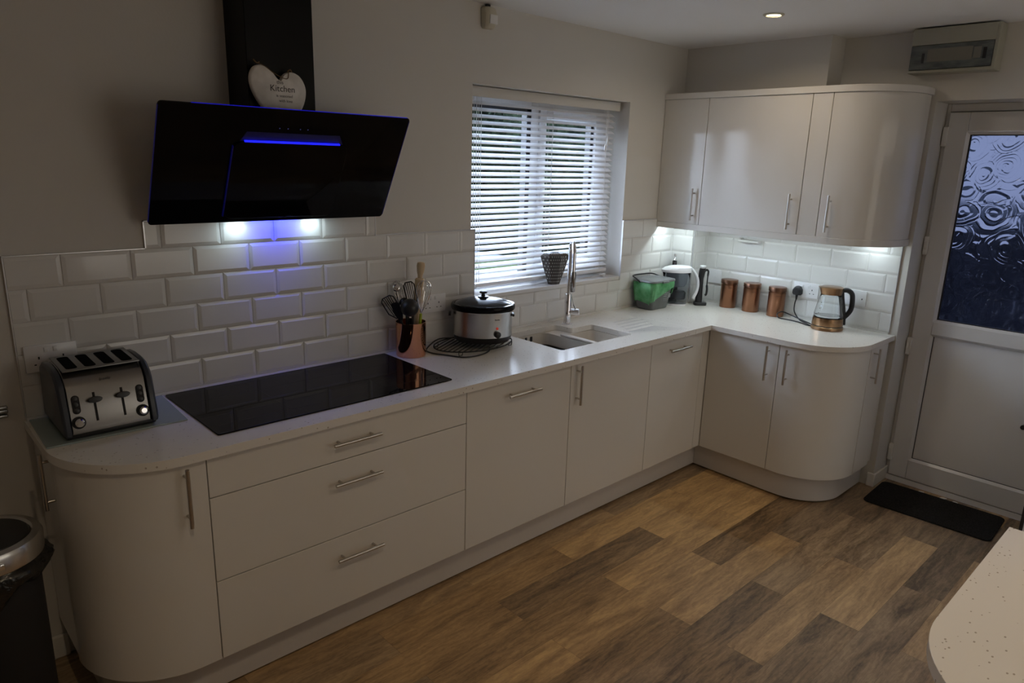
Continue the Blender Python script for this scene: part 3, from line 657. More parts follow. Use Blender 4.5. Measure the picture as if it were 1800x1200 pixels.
# sink under the cut-out
sk = thing('kitchen_sink', 'cream one and a half bowl sink set under the worktop below the window', 'sink', (3.2, -0.26, ZW - 0.22))
def bowl(name, x0, x1, y0, y1, zt, zb, tp=0.018):
    bm = B(); o = rrect(x0, x1, y0, y1, 0.035); i = rrect(x0 + tp, x1 - tp, y0 + tp, y1 - tp, 0.045)
    ring_loft(bm, [[(x, y, zt) for x, y in rrect(x0 - 0.012, x1 + 0.012, y0 - 0.012, y1 + 0.012, 0.04)], [(x, y, zt) for x, y in o], [(x, y, zb + 0.02) for x, y in i], [(x, y, zb) for x, y in rrect(x0 + tp + 0.02, x1 - tp - 0.02, y0 + tp + 0.02, y1 - tp - 0.02, 0.04)]], False, True)
    return wobj(name, bm, 'sink', sk)
bowl('main_bowl', 2.948, 3.225, -0.456, -0.075, ZW - 0.0292, ZW - 0.20)
bowl('half_bowl', 3.250, 3.475, -0.456, -0.187, ZW - 0.0292, ZW - 0.14)
bm = B(); box(bm, 3.225, 3.252, -0.462, -0.185, ZW - 0.0292, ZW - 0.0145, 0.005, 3); box(bm, 3.226, 3.34, -0.186, -0.064, ZW - 0.060, ZW - 0.0290)
wobj('bowl_divider', bm, 'sink', sk)
for x in (3.081, 3.119):
    bm = B(); box(bm, x - 0.006, x + 0.006, -0.086, -0.079, ZW - 0.062, ZW - 0.036, 0.002); wobj('overflow_slot', bm, 'gasket', sk)
bm = B(); ring_loft(bm, [[(x, y, z) for x, y in rrect(2.972 + d, 3.200 - d, -0.432 + d, -0.100 - d, 0.05)] for d, z in ((0.016, ZW - 0.196), (0.004, ZW - 0.084), (0.000, ZW - 0.080), (0.006, ZW - 0.080), (0.016, ZW - 0.190))], True, True)
o = obj('washing_up_bowl', bm, 'basin'); tag(o, 'dark plastic washing-up bowl inside the larger sink bowl', 'washing-up bowl'); center_origin(o, (3.086, -0.27, ZW - 0.197))

# ------------------------------------------------------------------ handles and doors
def bar(bm, p, d, nrm, ln=0.185, off=0.031, r=0.006, pitch=0.128):
    """T-bar handle centred at p on the door face; d = bar direction, nrm = outward normal"""
    p, d, nrm = Vector(p), Vector(d).normalized(), Vector(nrm).normalized(); c = p + nrm * off
    tube(bm, [c - d * ln / 2, c + d * ln / 2], r, 14)
    for s in (-1, 1): tube(bm, [p + d * s * pitch / 2, c + d * s * pitch / 2], 0.0042, 10)
    return bm
def handle(parent, p, d, nrm, **k): return wobj('handle', bar(B(), p, d, nrm, **k), 'handle', parent)
DT = 0.019; ZB0, ZB1 = 0.152, 0.842
def flat_door(parent, name, x0, x1, z0, z1):   # on the long run, facing -y
    bm = B(); box(bm, x0 + 0.0015, x1 - 0.0015, FY, FY + DT, z0, z1); return wobj(name, bm, 'gloss', parent, bev=0.0015)
def carc(parent, x0, x1, y0, y1, z0=0.150, z1=0.844, m='carcass'):
    bm = B(); box(bm, x0, x1, y0, y1, z0, z1); return wobj('carcass', bm, m, parent, smooth=False)
def curve_door(parent, name, cx, cy, r, a0, a1, z0, z1, pre=None, post=None, n=22):
    """quarter-round door: outer radius r; pre/post straight lead-in and lead-out points"""
    o = arc(cx, cy, r, a0, a1, n); i = arc(cx, cy, r - DT, a0, a1, n)
    if pre: o = [pre[0]] + o; i = [pre[1]] + i
    if post: o = o + [post[0]]; i = i + [post[1]]
    poly = dedupe(o + i[::-1]); bm = B(); prism(bm, poly, z0, z1); return wobj(name, bm, 'gloss', parent, bev=0.0012, angle=30)
A0, A1, A2, A3 = 1.274, 2.2745, 2.881, 3.486
# curved end cupboard, left
c = thing('curved_base_cupboard', 'white gloss base cupboard with curved door at the left end below the toaster', 'cupboard', (1.10, -0.29, 0.15))
carc(c, 0.962, A0 - 0.001, -0.26, -0.002)
bm = B(); prism(bm, dedupe(arc(1.235, -0.26, 0.268, 180, 270, 14) + [(A0 - 0.001, -0.528), (A0 - 0.001, -0.26)]), 0.150, 0.844); wobj('carcass', bm, 'carcass', c, smooth=False)
d = curve_door(c, 'curved_door', 1.222, -0.291, 0.288, 180, 270, ZB0, ZB1, post=((A0 - 0.0015, FY), (A0 - 0.0015, FY + DT)))
handle(d, (1.209, FY, 0.743), (0, 0, 1), (0, -1, 0))
bm = B(); box(bm, 0.938, 0.957, -0.287, -0.004, ZB0, ZB1); d = wobj('side_door', bm, 'gloss', c, bev=0.0015)
handle(d, (0.938, -0.262, 0.758), (0, 0, 1), (-1, 0, 0), ln=0.180, off=0.026)
# pan drawers
c = thing('drawer_cabinet', 'wide white gloss three-drawer cabinet below the hob', 'drawer cabinet', ((A0 + A1) / 2, -0.29, 0.15))
carc(c, A0 + 0.001, A1 - 0.001, FY + DT + 0.003, -0.002)
for z0, z1, hz in ((0.7125, ZB1, 0.782), (0.4285, 0.7095, 0.637), (ZB0, 0.4255, 0.350)):
    d = flat_door(c, 'drawer', A0, A1, z0, z1); handle(d, ((A0 + A1) / 2 - 0.002, FY, hz), (1, 0, 0), (0, -1, 0))
def unit(label, x0, x1, hp, hd, name='base_cupboard', dn='door', cat='cupboard', **k):
    c = thing(name, label, cat, ((x0 + x1) / 2, -0.29, 0.15)); carc(c, x0 + 0.001, x1 - 0.001, FY + DT + 0.003, -0.002 if not k.get('low') else -0.002, z1=k.get('low', 0.844))
    d = flat_door(c, dn, x0, x1, ZB0, ZB1); handle(d, hp, hd, (0, -1, 0)); return c
unit('white gloss appliance front with a horizontal bar handle between drawers and sink cupboard', A1, A2, (2.572, FY, 0.783), (1, 0, 0), name='integrated_appliance', cat='appliance')
unit('white gloss sink cupboard with an upright handle at its top left', A2, A3, (2.921, FY, 0.744), (0, 0, 1), low=0.64)
c = unit('narrow white gloss cupboard with a horizontal handle next to the inner corner', A3, 3.955, (3.713, FY, 0.787), (1, 0, 0))
bm = B(); box(bm, 3.9565, FX + 0.016, FY + 0.001, FY + DT, ZB0, ZB1); wobj('corner_post', bm, 'gloss', c, bev=0.001)
# right run: corner cupboard
c = thing('base_cupboard', 'white gloss corner cupboard with handle at its top right, below the canisters', 'cupboard', (4.3, -0.78, 0.15))
carc(c, FX + DT + 0.012, X1 - 0.002, -0.989, FY + DT)
bm = B(); box(bm, FX, FX + DT, -0.9885, FY - 0.004, ZB0, ZB1); d = wobj('door', bm, 'gloss', c, bev=0.0015); handle(d, (FX, -0.937, 0.735), (0, 0, 1), (-1, 0, 0))
# right run: curved cupboard
c = thing('curved_base_cupboard', 'white gloss curved cupboard at the right end of the base units beside the door', 'cupboard', (4.3, -1.16, 0.15))
bm = B(); prism(bm, dedupe([(FX + DT + 0.004, -0.992)] + arc(4.31, -1.042, 0.262, 180, 270, 14) + [(4.56, -1.304), (4.56, -0.992)]), 0.150, 0.844); wobj('carcass', bm, 'carcass', c, smooth=False)
d = curve_door(c, 'curved_door', 4.3105, -1.042, 0.290, 180, 270, ZB0, ZB1, pre=((FX + 0.0005, -0.9915), (FX + DT, -0.9915)))
handle(d, (FX, -1.042, 0.737), (0, 0, 1), (-1, 0, 0))
bm = B(); box(bm, 4.3175, 4.520, -1.333, -1.333 + DT, ZB0, ZB1); d = wobj('side_door', bm, 'gloss', c, bev=0.0015); handle(d, (4.352, -1.332, 0.752), (0, 0, 1), (0, -1, 0))
bm = B(); box(bm, 4.5225, 4.592, -1.318, -1.300, ZB0, ZB1); wobj('filler_panel', bm, 'gloss', c, bev=0.001)
# plinths
c = thing('plinth', 'off-white plinth board along the foot of the base cupboards', 'plinth', (2.6, -0.5, 0))
PY = -0.522; PX = 4.076
bm = B(); o_ = arc(1.235, -0.27, 0.252, 180, 270, 14) + [(PX, PY)]; i_ = arc(1.235, -0.27, 0.236, 180, 270, 14) + [(PX + 0.016, PY + 0.016)]
prism(bm, dedupe([(0.983, -0.01)] + o_ + i_[::-1] + [(0.999, -0.01)]), 0.010, 0.149); wobj('plinth_board', bm, 'plinth', c)
bm = B(); o_ = [(PX, PY - 0.0005), (PX - 0.01, -0.99)] + arc(4.31, -1.040, 0.243, 180, 270, 14) + [(4.585, -1.283)]; i_ = [(PX + 0.016, PY)] + [(PX + 0.006, -0.99)] + arc(4.31, -1.040, 0.227, 180, 270, 14) + [(4.585, -1.267)]
prism(bm, dedupe(o_ + i_[::-1]), 0.010, 0.149); wobj('curved_plinth_board', bm, 'plinth', c)
bm = B(); box(bm, 1.2, PX + 0.1, PY + 0.02, PY + 0.05, 0, 0.14); box(bm, PX + 0.03, PX + 0.06, -1.04, PY, 0, 0.14); box(bm, 4.30, 4.56, -1.25, -1.20, 0, 0.14); wobj('plinth_feet', bm, 'blackmatt', c, smooth=False)

# ------------------------------------------------------------------ wall cupboards
XU = 4.251; ZU0, ZU1 = 1.385, 2.089; U = [0.0, -0.298, -0.8915, -0.9945]
def wall_unit(label, ya, yb, hy, name='wall_cupboard'):
    c = thing(name, label, 'cupboard', (4.35, (ya + yb) / 2, ZU0))
    back_x = XB - 0.001 if ya > -0.1 else X1 - 0.011
    if ya > -0.1:
        bm = B(); box(bm, XU + DT + 0.003, XB - 0.011, YB, ya - 0.001, ZU0, ZU1); box(bm, XU + DT + 0.003, X1 - 0.011, yb + 0.001, YB - 0.011, ZU0, 2.089)
        wobj('carcass', bm, 'carcass', c, smooth=False)
    else:
        bm = B(); box(bm, XU + DT + 0.003, X1 - 0.011, yb + 0.001, ya - 0.001, ZU0, ZU1); wobj('carcass', bm, 'carcass', c, smooth=False)
    bm = B(); box(bm, XU, XU + DT, yb + 0.0015, ya - 0.0015 if ya < -0.1 else ya - 0.003, ZU0, ZU1); d = wobj('door' if hy else 'filler_panel', bm, 'gloss', c, bev=0.0015)
    if hy: handle(d, (XU, hy, 1.500), (0, 0, 1), (-1, 0, 0), ln=0.183)
    return c
wall_unit('narrow white gloss wall cupboard in the corner against the window wall', U[0], U[1], -0.2565)
wall_unit('widest white gloss wall cupboard in the middle, reflecting the window blind', U[1], U[2], -0.844)
wall_unit('plain narrow white filler between the flat and curved wall cupboards', U[2], U[3], None, name='filler_cupboard')
c = thing('curved_wall_cupboard', 'white gloss wall cupboard with curved door at the right end near the back door', 'cupboard', (4.4, -1.15, ZU0))
bm = B(); prism(bm, dedupe([(XU + DT + 0.004, U[3] - 0.002)] + arc(4.541, -1.035, 0.262, 180, 270, 14) + [(X1 - 0.012, -1.297), (X1 - 0.012, U[3] - 0.002)]), ZU0, ZU1); wobj('carcass', bm, 'carcass', c, smooth=False)
d = curve_door(c, 'curved_door', 4.541, -1.035, 0.290, 180, 270, ZU0, ZU1, pre=((XU, U[3] - 0.0015), (XU + DT, U[3] - 0.0015)), post=((4.598, -1.325), (4.598, -1.325 + DT)))
handle(d, (XU, -1.050, 1.503), (0, 0, 1), (-1, 0, 0), ln=0.183)
def valance_strip(name, label, z0, z1, ex, inner):
    o = [(XU - ex, -0.001)] + arc(4.541 - ex * 0, -1.035, 0.290 + ex, 180, 270, 20) + [(X1 - 0.001, -1.325 - ex)]
    i = [(XU + inner, -0.001)] + arc(4.541, -1.035, 0.290 - inner, 180, 270, 20) + [(X1 - 0.001, -1.325 + inner)]
    bm = B(); prism(bm, dedupe(o + i[::-1]), z0, z1); ob = obj(name, bm, 'gloss', bev=0.002); tag(ob, label, 'trim'); center_origin(ob, (4.3, -0.7, z0)); return ob
valance_strip('cornice', 'white gloss cornice running along the top of the wall cupboards', 2.0893, 2.122, 0.008, 0.05)
valance_strip('light_pelmet', 'white gloss pelmet strip running under the wall cupboards, hiding their lights', 1.350, 1.3847, 0.003, 0.018)
st = thing('cupboard_light_strip', 'slim lit strip light fixed under the wall cupboards behind the pelmet', 'light', (4.293, -0.6, 1.375))
bm = B(); box(bm, 4.286, 4.300, -1.02, -0.02, 1.3755, 1.3845); wobj('strip_diffuser', bm, 'strip_on', st, smooth=False)
bm = B(); box(bm, 4.44, 4.56, -1.20, -1.16, 1.3755, 1.3845); wobj('end_diffuser', bm, 'strip_on', st, smooth=False)
bm = B(); box(bm, X1 - 0.055, X1 - 0.010, -0.525, -0.390, 1.280, 1.294, 0.005); box(bm, X1 - 0.05, X1 - 0.012, -0.405, -0.390, 1.292, 1.303, 0.003)
o = obj('light_switch_bar', bm, 'white'); tag(o, 'small white bar-shaped fitting on the tiles just under the wall cupboards', 'switch'); center_origin(o, (X1 - 0.01, -0.455, 1.28))

# ------------------------------------------------------------------ hob
hb = thing('induction_hob', 'wide black glass hob set flush in the worktop in front of the tiles', 'hob', (1.80, -0.26, ZW))
HX0, HX1, HY0, HY1 = 1.341, 2.263, -0.020, -0.505
bm = B(); prism(bm, rrect(HX0, HX1, HY1, HY0, 0.008, 3), ZW + 0.0003, ZW + 0.005); wobj('glass_top', bm, 'blackgloss', hb, bev=0.001)
zm = mat('hob_zone_marking', (0.03, 0.03, 0.032), 0.2); M['zone'] = zm
bm = B()
for y in (-0.165, -0.345, -0.43): box(bm, HX0 + 0.03, HX1 - 0.03, y - 0.0006, y + 0.0006, ZW + 0.0051, ZW + 0.0053)
for x in (1.62, 2.0): box(bm, x - 0.0006, x + 0.0006, -0.43, -0.05, ZW + 0.0051, ZW + 0.0053)
wobj('zone_markings', bm, 'zone', hb, smooth=False)
# ------------------------------------------------------------------ cooker hood
hd = thing('cooker_hood', 'black angled glass cooker hood with chimney, glowing blue edges and two lit spots', 'cooker hood', (1.774, -0.1, 1.48))
bm = B(); box(bm, 1.652, 1.896, -0.166, -0.001, 1.70, ZC - 0.001); wobj('chimney', bm, 'chimney', hd, bev=0.002)
GX0, GX1 = 1.324, 2.224; Pb = Vector((0, -0.076, 1.482)); Pt = Vector((0, -0.284, 1.8635)); GD = (Pt - Pb); GL = GD.length; GD.normalize(); GN = Vector((0, -GD.z, GD.y)); 
if GN.y > 0: GN = -GN
def gp(x, s, h): return Vector((x, 0, 0)) + Pb + GD * s + GN * h     # s up the glass, h out of it
def gprism(bm, poly, h0, h1): return ring_loft(bm, [[gp(x, s, h0) for x, s in poly], [gp(x, s, h1) for x, s in poly]])
bm = B(); gprism(bm, rrect(GX0, GX1, 0, GL, 0.012, 4), -0.006, 0.0); wobj('glass_panel', bm, 'blackgloss', hd, bev=0.001)
bm = B(); gprism(bm, [(1.42, GL - 0.0022), (GX1 - 0.012, GL - 0.0022), (GX1 - 0.012, GL + 0.0012), (1.42, GL + 0.0012)], -0.0045, -0.0012); wobj('lit_top_edge', bm, 'blue_on', hd, smooth=False)
bm = B(); gprism(bm, [(GX1 - 0.0022, 0.012), (GX1 + 0.0008, 0.012), (GX1 + 0.0008, GL - 0.012), (GX1 - 0.0022, GL - 0.012)], -0.0055, 0.0003); wobj('lit_side_edge', bm, 'blue_dim', hd, smooth=False); bm = B(); gprism(bm, [(GX0 - 0.0008, 0.012), (GX0 + 0.0012, 0.012), (GX0 + 0.0012, GL - 0.012), (GX0 - 0.0008, GL - 0.012)], -0.0055, 0.0003); wobj('lit_side_edge', bm, 'blue_dim', hd, smooth=False)
bm = B(); ring_loft(bm, [[(x, -0.002, 1.492), (x, -0.070, 1.492), tuple(gp(x, GL - 0.06, -0.010)), (x, -0.002, 1.80)] for x in (GX0 + 0.12, GX1 - 0.12)]); wobj('hood_body', bm, 'chimney', hd, smooth=False)
bm = B(); gprism(bm, rrect(1.565, 1.985, 0.02, 0.315, 0.03, 5), 0.004, 0.009); wobj('front_flap', bm, 'blackgloss', hd, bev=0.001)
bm = B(); gprism(bm, [(1.60, 0.316), (1.95, 0.316), (1.95, 0.3195), (1.60, 0.3195)], 0.0012, 0.0085); wobj('blue_slot_light', bm, mat('lit_blue_slot', (0.02, 0.02, 0.2), 0.4, emit=(0.006, 0.008, 1.0), estr=3.5), hd, smooth=False)
bm = B(); gprism(bm, [(1.585, 0.3155), (1.965, 0.3155), (1.945, 0.350), (1.605, 0.350)], 0.0002, 0.0011); wobj('slot_glow_band', bm, mat('blue_slot_glow_tint', (0.004, 0.005, 0.07), 0.5), hd, smooth=False)  # added band; its blue tint paints in the glow above the slot
bm = B(); gprism(bm, [(1.5615, 0.03), (1.5645, 0.03), (1.5645, 0.30), (1.5615, 0.30)], 0.0012, 0.0088); wobj('lit_flap_edge', bm, mat('faint_blue_flap_edge', (0.01, 0.01, 0.05), 0.3, emit=(0.01, 0.01, 1.0), estr=0.03), hd, smooth=False)
M['touch'] = mat('touch_led', (0.1, 0.1, 0.3), 0.4, emit=(0.2, 0.25, 1.0), estr=0.18)
for x in (1.715, 1.745, 1.79, 1.818):
    bm = B(); gprism(bm, [(x - 0.0016, 0.365), (x + 0.0016, 0.365), (x + 0.0016, 0.3682), (x - 0.0016, 0.3682)], 0.0, 0.0005); wobj('touch_control', bm, 'touch', hd, smooth=False)
bm = B(); box(bm, 1.69, 1.90, -0.066, -0.058, 1.4885, 1.4915); wobj('blue_base_light', bm, 'blue_on', hd, smooth=False)
for x in (1.640, 1.935):
    bm = B(); lathe(bm, [(0.026, 1.4905), (0.026, 1.4865), (0.021, 1.4865)], x, -0.045, 20); b = wobj('spot_bezel', bm, 'chrome', hd)
    bm = B(); lathe(bm, [(0.020, 1.4862), (0.020, 1.4855)], x, -0.045, 20); wobj('spot_lens', bm, 'hoodlamp', b)
    disk('hood_spot_lamp', (x, -0.045, 1.4845), 0.014, 0.15, (0.72, 0.92, 1.0))
area('hood_blue_lamp', (1.790, -0.022, 1.4880), (0, 0, 0), 0.18, 0.01, 0.75, (0.02, 0.03, 1.0), math.radians(110))
area('hood_slot_lamp', gp(1.775, 0.312, 0.0035), (math.atan2(GD.y, -GD.z) if False else math.radians(0), 0, 0), 0.001, 0.001, 0.0, (0, 0, 1))

# heart sign standing on the hood, against the chimney
ht = thing('heart_sign', 'white wooden heart sign with lettering and twine, leaning on the hood chimney', 'sign', (1.745, -0.190, 1.922), 0)
HM = Matrix.Rotation(math.radians(-84), 4, 'X') if False else Matrix.Rotation(math.radians(90), 4, 'X')
def heart_pts(w=0.100, h=0.098, n=64):
    ctrl = [(0.006, 0.040), (0.022, 0.062), (0.048, 0.070), (0.078, 0.058), (0.097, 0.026), (0.096, -0.012), (0.080, -0.050), (0.052, -0.082), (0.024, -0.100),
            (-0.004, -0.100), (-0.036, -0.078), (-0.070, -0.040), (-0.094, 0.004), (-0.100, 0.042), (-0.086, 0.074), (-0.058, 0.084), (-0.028, 0.070), (-0.008, 0.048)]
    c = ctrl + ctrl[:3]; p = [Vector((x, y, 0)) for x, y in c]; s = smoothpts([ctrl[-1]] and [(x, y, 0) for x, y in [ctrl[-1]] + ctrl + [ctrl[0]]], 5)
    s = s[5:-6 + 5] if False else s[5:-1]
    return [(v.x, v.y) for v in s]
hp = dedupe(heart_pts()); k = 1.0
bm = B(); ring_loft(bm, [[(x * s * k, z, y * s * k) for x, y in hp] for s, z in ((0.94, 0.010), (1.0, 0.004), (1.0, -0.008), (0.94, -0.014))]); obj('heart_board', bm, 'heart', ht, angle=60)
tm = lambda x, z: Matrix.Translation((x, -0.0142, z)) @ Matrix.Rotation(PI / 2, 4, 'X')
text('lettering', 'this', 0.017, 'text', ht, tm(0.002, 0.028)); text('lettering', 'Kitchen', 0.029, 'text', ht, tm(0.010, 0.004))
text('lettering', 'is seasoned', 0.013, 'text', ht, tm(0.016, -0.014)); text('lettering', 'with love', 0.013, 'text', ht, tm(0.020, -0.030))
bm = B(); tube(bm, smoothpts([(-0.076, -0.004, 0.090), (-0.050, -0.016, 0.080), (-0.018, -0.017, 0.060), (0.016, -0.017, 0.047), (0.030, -0.017, 0.049), (0.034, -0.015, 0.064), (0.040, -0.006, 0.076)]), 0.0013, 6)
tube(bm, smoothpts([(-0.084, -0.006, 0.098), (-0.074, -0.010, 0.088), (-0.064, -0.008, 0.092)]), 0.0022, 6); tube(bm, smoothpts([(0.034, -0.006, 0.070), (0.044, -0.008, 0.078), (0.050, -0.006, 0.070)]), 0.0022, 6)
obj('twine_hanger', bm, 'twine', ht)

# ------------------------------------------------------------------ toaster on a glass board
bm = B(); prism(bm, dedupe([(0.934, -0.014), (0.927, -0.30), (1.318, -0.312), (1.332, -0.018)][::-1]), ZW + 0.0004, ZW + 0.0055)
o = obj('glass_worktop_saver', bm, 'glassmat', bev=0.001); tag(o, 'grey-green glass board under the toaster on the worktop', 'board'); center_origin(o, (1.13, -0.16, ZW))
tz = ZW + 0.006
to = thing('toaster', 'four-slot steel toaster with dark blue-grey sides standing on the glass board', 'toaster', (1.106, -0.166, tz), math.radians(0))
# local: x width, y depth (front -y), z up.  profile of the side in (y,z)
def tprof(s=1.0, ins=0.0):
    return [(-0.128 + ins, 0.016), (-0.128 + ins, 0.030), (-0.100 + ins, 0.150 - ins), (-0.086 + ins, 0.172 - ins), (-0.058, 0.192 - ins), (-0.02, 0.200 - ins), (0.03, 0.202 - ins), (0.080, 0.198 - ins), (0.112 - ins, 0.182 - ins), (0.124 - ins, 0.150 - ins), (0.128 - ins, 0.03), (0.128 - ins, 0.016)]
TWD = 0.262
bm = B(); P_ = tprof(); ring_loft(bm, [[(x, y, z) for y, z in P_] for x in (-TWD / 2 + 0.022, TWD / 2 - 0.022)]); obj('steel_body', bm, mat('toaster_steel', (0.30, 0.29, 0.28), 0.27, metal=1.0), to, bev=0.003)
for s in (-1, 1):
    bm = B(); rr = []
    for x, k_ in ((0.020, 1.0), (0.006, 1.0), (0.0, 0.93)):
        rr.append([(s * (TWD / 2 - x), y * k_ * 1.01, 0.1 + (z - 0.1) * k_ * (1.015)) for y, z in P_])
    ring_loft(bm, [[(q[0], q[1] * 1.06, q[2]) for q in r_] for r_ in rr]); obj('side_panel', bm, 'slate', to, bev=0.002)
bm = B(); box(bm, -TWD / 2 + 0.006, TWD / 2 - 0.006, -0.122, 0.122, 0.003, 0.020, 0.004); obj('base_plinth', bm, 'black', to)
bm = B(); box(bm, -0.106, 0.106, -0.072, 0.098, 0.2005, 0.2045, 0.0015); tp_ = obj('top_plate', bm, mat('toaster_top_steel', (0.26, 0.26, 0.26), 0.35, metal=1.0), to)
tp_.rotation_euler = (math.radians(2.0), 0, 0)
for i, x in enumerate((-0.076, -0.026, 0.026, 0.076)):
    bm = B(); prism(bm, rrect(x - 0.0155, x + 0.0155, -0.055, 0.080, 0.010, 4), 0.2040, 0.2054); obj('bread_slot', bm, 'slot_shade', tp_)  # black plates on the top, painting in the shade inside the slots
sl = math.atan2(0.028, 0.120)   # lean of the front
def front(x, s):      # point on sloping front, s = height along it
    return Vector((x, -0.1285 + s * math.sin(sl), 0.028 + s * math.cos(sl)))
FM = Matrix.Rotation(PI / 2 - sl, 4, 'X')
def fplace(x, s, h=0.0): return Matrix.Translation(front(x, s)) @ FM @ Matrix.Translation((0, 0, h))
for sx in (-1, 1):
    xs = sx * 0.088
    bm = B(); prism(bm, rrect(-0.0105, 0.0105, -0.028, 0.028, 0.010, 5), 0, 0.002); xf(bm, fplace(xs, 0.078)); pn = obj('button_panel', bm, 'blackmatt', to)
    for q in (-0.018, 0.0, 0.018):
        bm = B(); lathe(bm, [(0.0068, 0.002), (0.0068, 0.0035), (0.004, 0.0042)], 0, q, 14); xf(bm, fplace(xs, 0.078)); obj('push_button', bm, 'black', pn)
    bm = B(); lathe(bm, [(0.0185, 0), (0.0185, 0.003)], n=22); xf(bm, fplace(xs, 0.024)); rg_ = obj('dial_surround', bm, 'blackmatt', to)
    bm = B(); lathe(bm, [(0.0135, 0.003), (0.0125, 0.016), (0.008, 0.020)], n=20); xf(bm, fplace(xs, 0.024)); obj('browning_dial', bm, 'chrome', rg_)
    xl = sx * 0.038
    bm = B(); box(bm, -0.0032, 0.0032, -0.045, 0.042, 0, 0.0015); xf(bm, fplace(xl, 0.065)); ls = obj('lever_slot', bm, 'blackmatt', to)
    bm = B(); lathe(bm, [(0.001, 0.020), (0.018, 0.019), (0.020, 0.014), (0.012, 0.006), (0.005, 0.001)], 0, 0.020, 18, ky=0.48); xf(bm, fplace(xl, 0.065)); obj('lever', bm, 'black', to)
text('maker_lettering', 'Breville', 0.010, 'text', to, Matrix.Translation((0.0, -0.0955, 0.1645)) @ Matrix.Rotation(math.radians(57), 4, 'X'), 0.0003)

# ------------------------------------------------------------------ utensil pot
ut = (2.352, -0.096)
bm = B(); lathe(bm, [(0.064, ZW + 0.0005), (0.0662, ZW + 0.004), (0.0662, ZW + 0.150), (0.0668, ZW + 0.152), (0.0640, ZW + 0.152), (0.0632, ZW + 0.010), (0.02, ZW + 0.010)], ut[0], ut[1], 48, True, True)
o = obj('utensil_pot', bm, 'copper'); tag(o, 'round polished copper pot full of cooking utensils, standing beside the hob', 'pot'); center_origin(o, (ut[0], ut[1], ZW))
RV = Vector((0.7247, -0.6891, 0)).normalized(); FV = Vector((0.689, 0.7247, 0)).normalized()    # to the right of / away from a person at the hob
def up(a, b, z): return (ut[0] + RV.x * a + FV.x * b, ut[1] + RV.y * a + FV.y * b, ZW + z)
def whisk(name, label, base, tip, neck, w, hm, wm, n=5, handle_m=None):
    t = thing(name, label, 'utensil', up(*base)); base, neck, tip = Vector(up(*base)), Vector(up(*neck)), Vector(up(*tip))
    ax = (tip - neck); ln = ax.length; ax.normalize(); u = ax.orthogonal().normalized(); v = ax.cross(u)
    bm = B(); tube(bm, [base, base.lerp(neck, 0.5), neck], [0.006, 0.007, 0.006], 10); wobj('handle', bm, hm, t)
    bm = B()
    for k in range(n):
        a = PI * k / n; d_ = u * math.cos(a) + v * math.sin(a); pts = []
        for q in range(17):
            s = q / 16 * 2 - 1; f = 1 - abs(s) ** 2.2
            pts.append(neck + ax * ln * (1 - abs(s) ** 2.4) + d_ * w * math.sin(s * PI / 2 * 1.0) * 0 + d_ * (w * math.sin(PI * (0.5 + s / 2) * 2) * -1 if False else w * s * (1 - s * s) * 2.6))
        tube(bm, pts, 0.0012, 5)
    wobj('wires', bm, wm, t); return t
whisk('balloon_whisk', 'wire balloon whisk with lime green handle standing upright in the copper pot', (0.032, -0.014, 0.02), (0.064, -0.010, 0.335), (0.046, -0.012, 0.190), 0.032, 'lime', 'chrome')
whisk('small_whisk', 'small wire whisk leaning to the left in the copper pot', (0.0, 0.015, 0.02), (-0.070, 0.045, 0.320), (-0.020, 0.03, 0.19), 0.026, 'black', 'chrome')
t = thing('rolling_pin', 'pale wooden rolling pin standing tallest in the copper pot', 'rolling pin', up(0.005, 0.025, 0.012))
a, b = Vector(up(0.010, 0.026, 0.012)), Vector(up(0.036, 0.036, 0.338)); ax = (b - a).normalized()
bm = B(); tube(bm, [a, a + ax * 0.02, b - ax * 0.006, b], [0.018, 0.021, 0.021, 0.016], 18); wobj('roller', bm, 'pine', t)
bm = B(); tube(bm, [b - ax * 0.001, b + ax * 0.012, b + ax * 0.03, b + ax * 0.055, b + ax * 0.068, b + ax * 0.071], [0.010, 0.011, 0.016, 0.0185, 0.016, 0.008], 16); wobj('end_grip', bm, 'pine', t)
def flat_tool(name, label, base, neck, tip, w0, w1, m, slots=0, th=0.003, cat='utensil', curl=0.0):
    t = thing(name, label, cat, up(*base)); base, neck, tip = Vector(up(*base)), Vector(up(*neck)), Vector(up(*tip))
    bm = B(); tube(bm, [base, neck], [0.0055, 0.0045], 10); wobj('handle', bm, m, t)
    ax = (tip - neck).normalized(); sd = (RV - ax * RV.dot(ax)).normalized(); nm = ax.cross(sd); ln = (tip - neck).length
    bm = B()
    if not slots:
        out_ = [(-w0, 0), (-w1, ln * 0.35), (-w1, ln * 0.9), (-w1 * 0.7, ln), (w1 * 0.7, ln), (w1, ln * 0.9), (w1, ln * 0.35), (w0, 0)]
        ring_loft(bm, [[neck + sd * x + ax * y + nm * h + nm * curl * (y / ln) ** 2 for x, y in out_] for h in (-th / 2, th / 2)])
    else:
        fr_ = [(-w0, 0), (-w1, ln * 0.3), (-w1, ln * 0.88), (-w1 * 0.6, ln), (w1 * 0.6, ln), (w1, ln * 0.88), (w1, ln * 0.3), (w0, 0)]
        tube(bm, [neck + sd * x + ax * y for x, y in fr_], 0.0028, 6, closed=True)
        for k in range(slots):
            x = w1 * (-0.6 + 1.2 * k / (slots - 1)); tube(bm, [neck + sd * x * 0.75 + ax * ln * 0.12, neck + sd * x + ax * ln * 0.97], 0.0018, 6)
    wobj('blade', bm, m, t, smooth=True); return t
flat_tool('slotted_turner', 'black slotted turner rising above the spoons in the copper pot', (0.0, 0.0, 0.02), (0.014, -0.005, 0.22), (-0.010, 0.0, 0.325), 0.008, 0.023, 'black', 4)
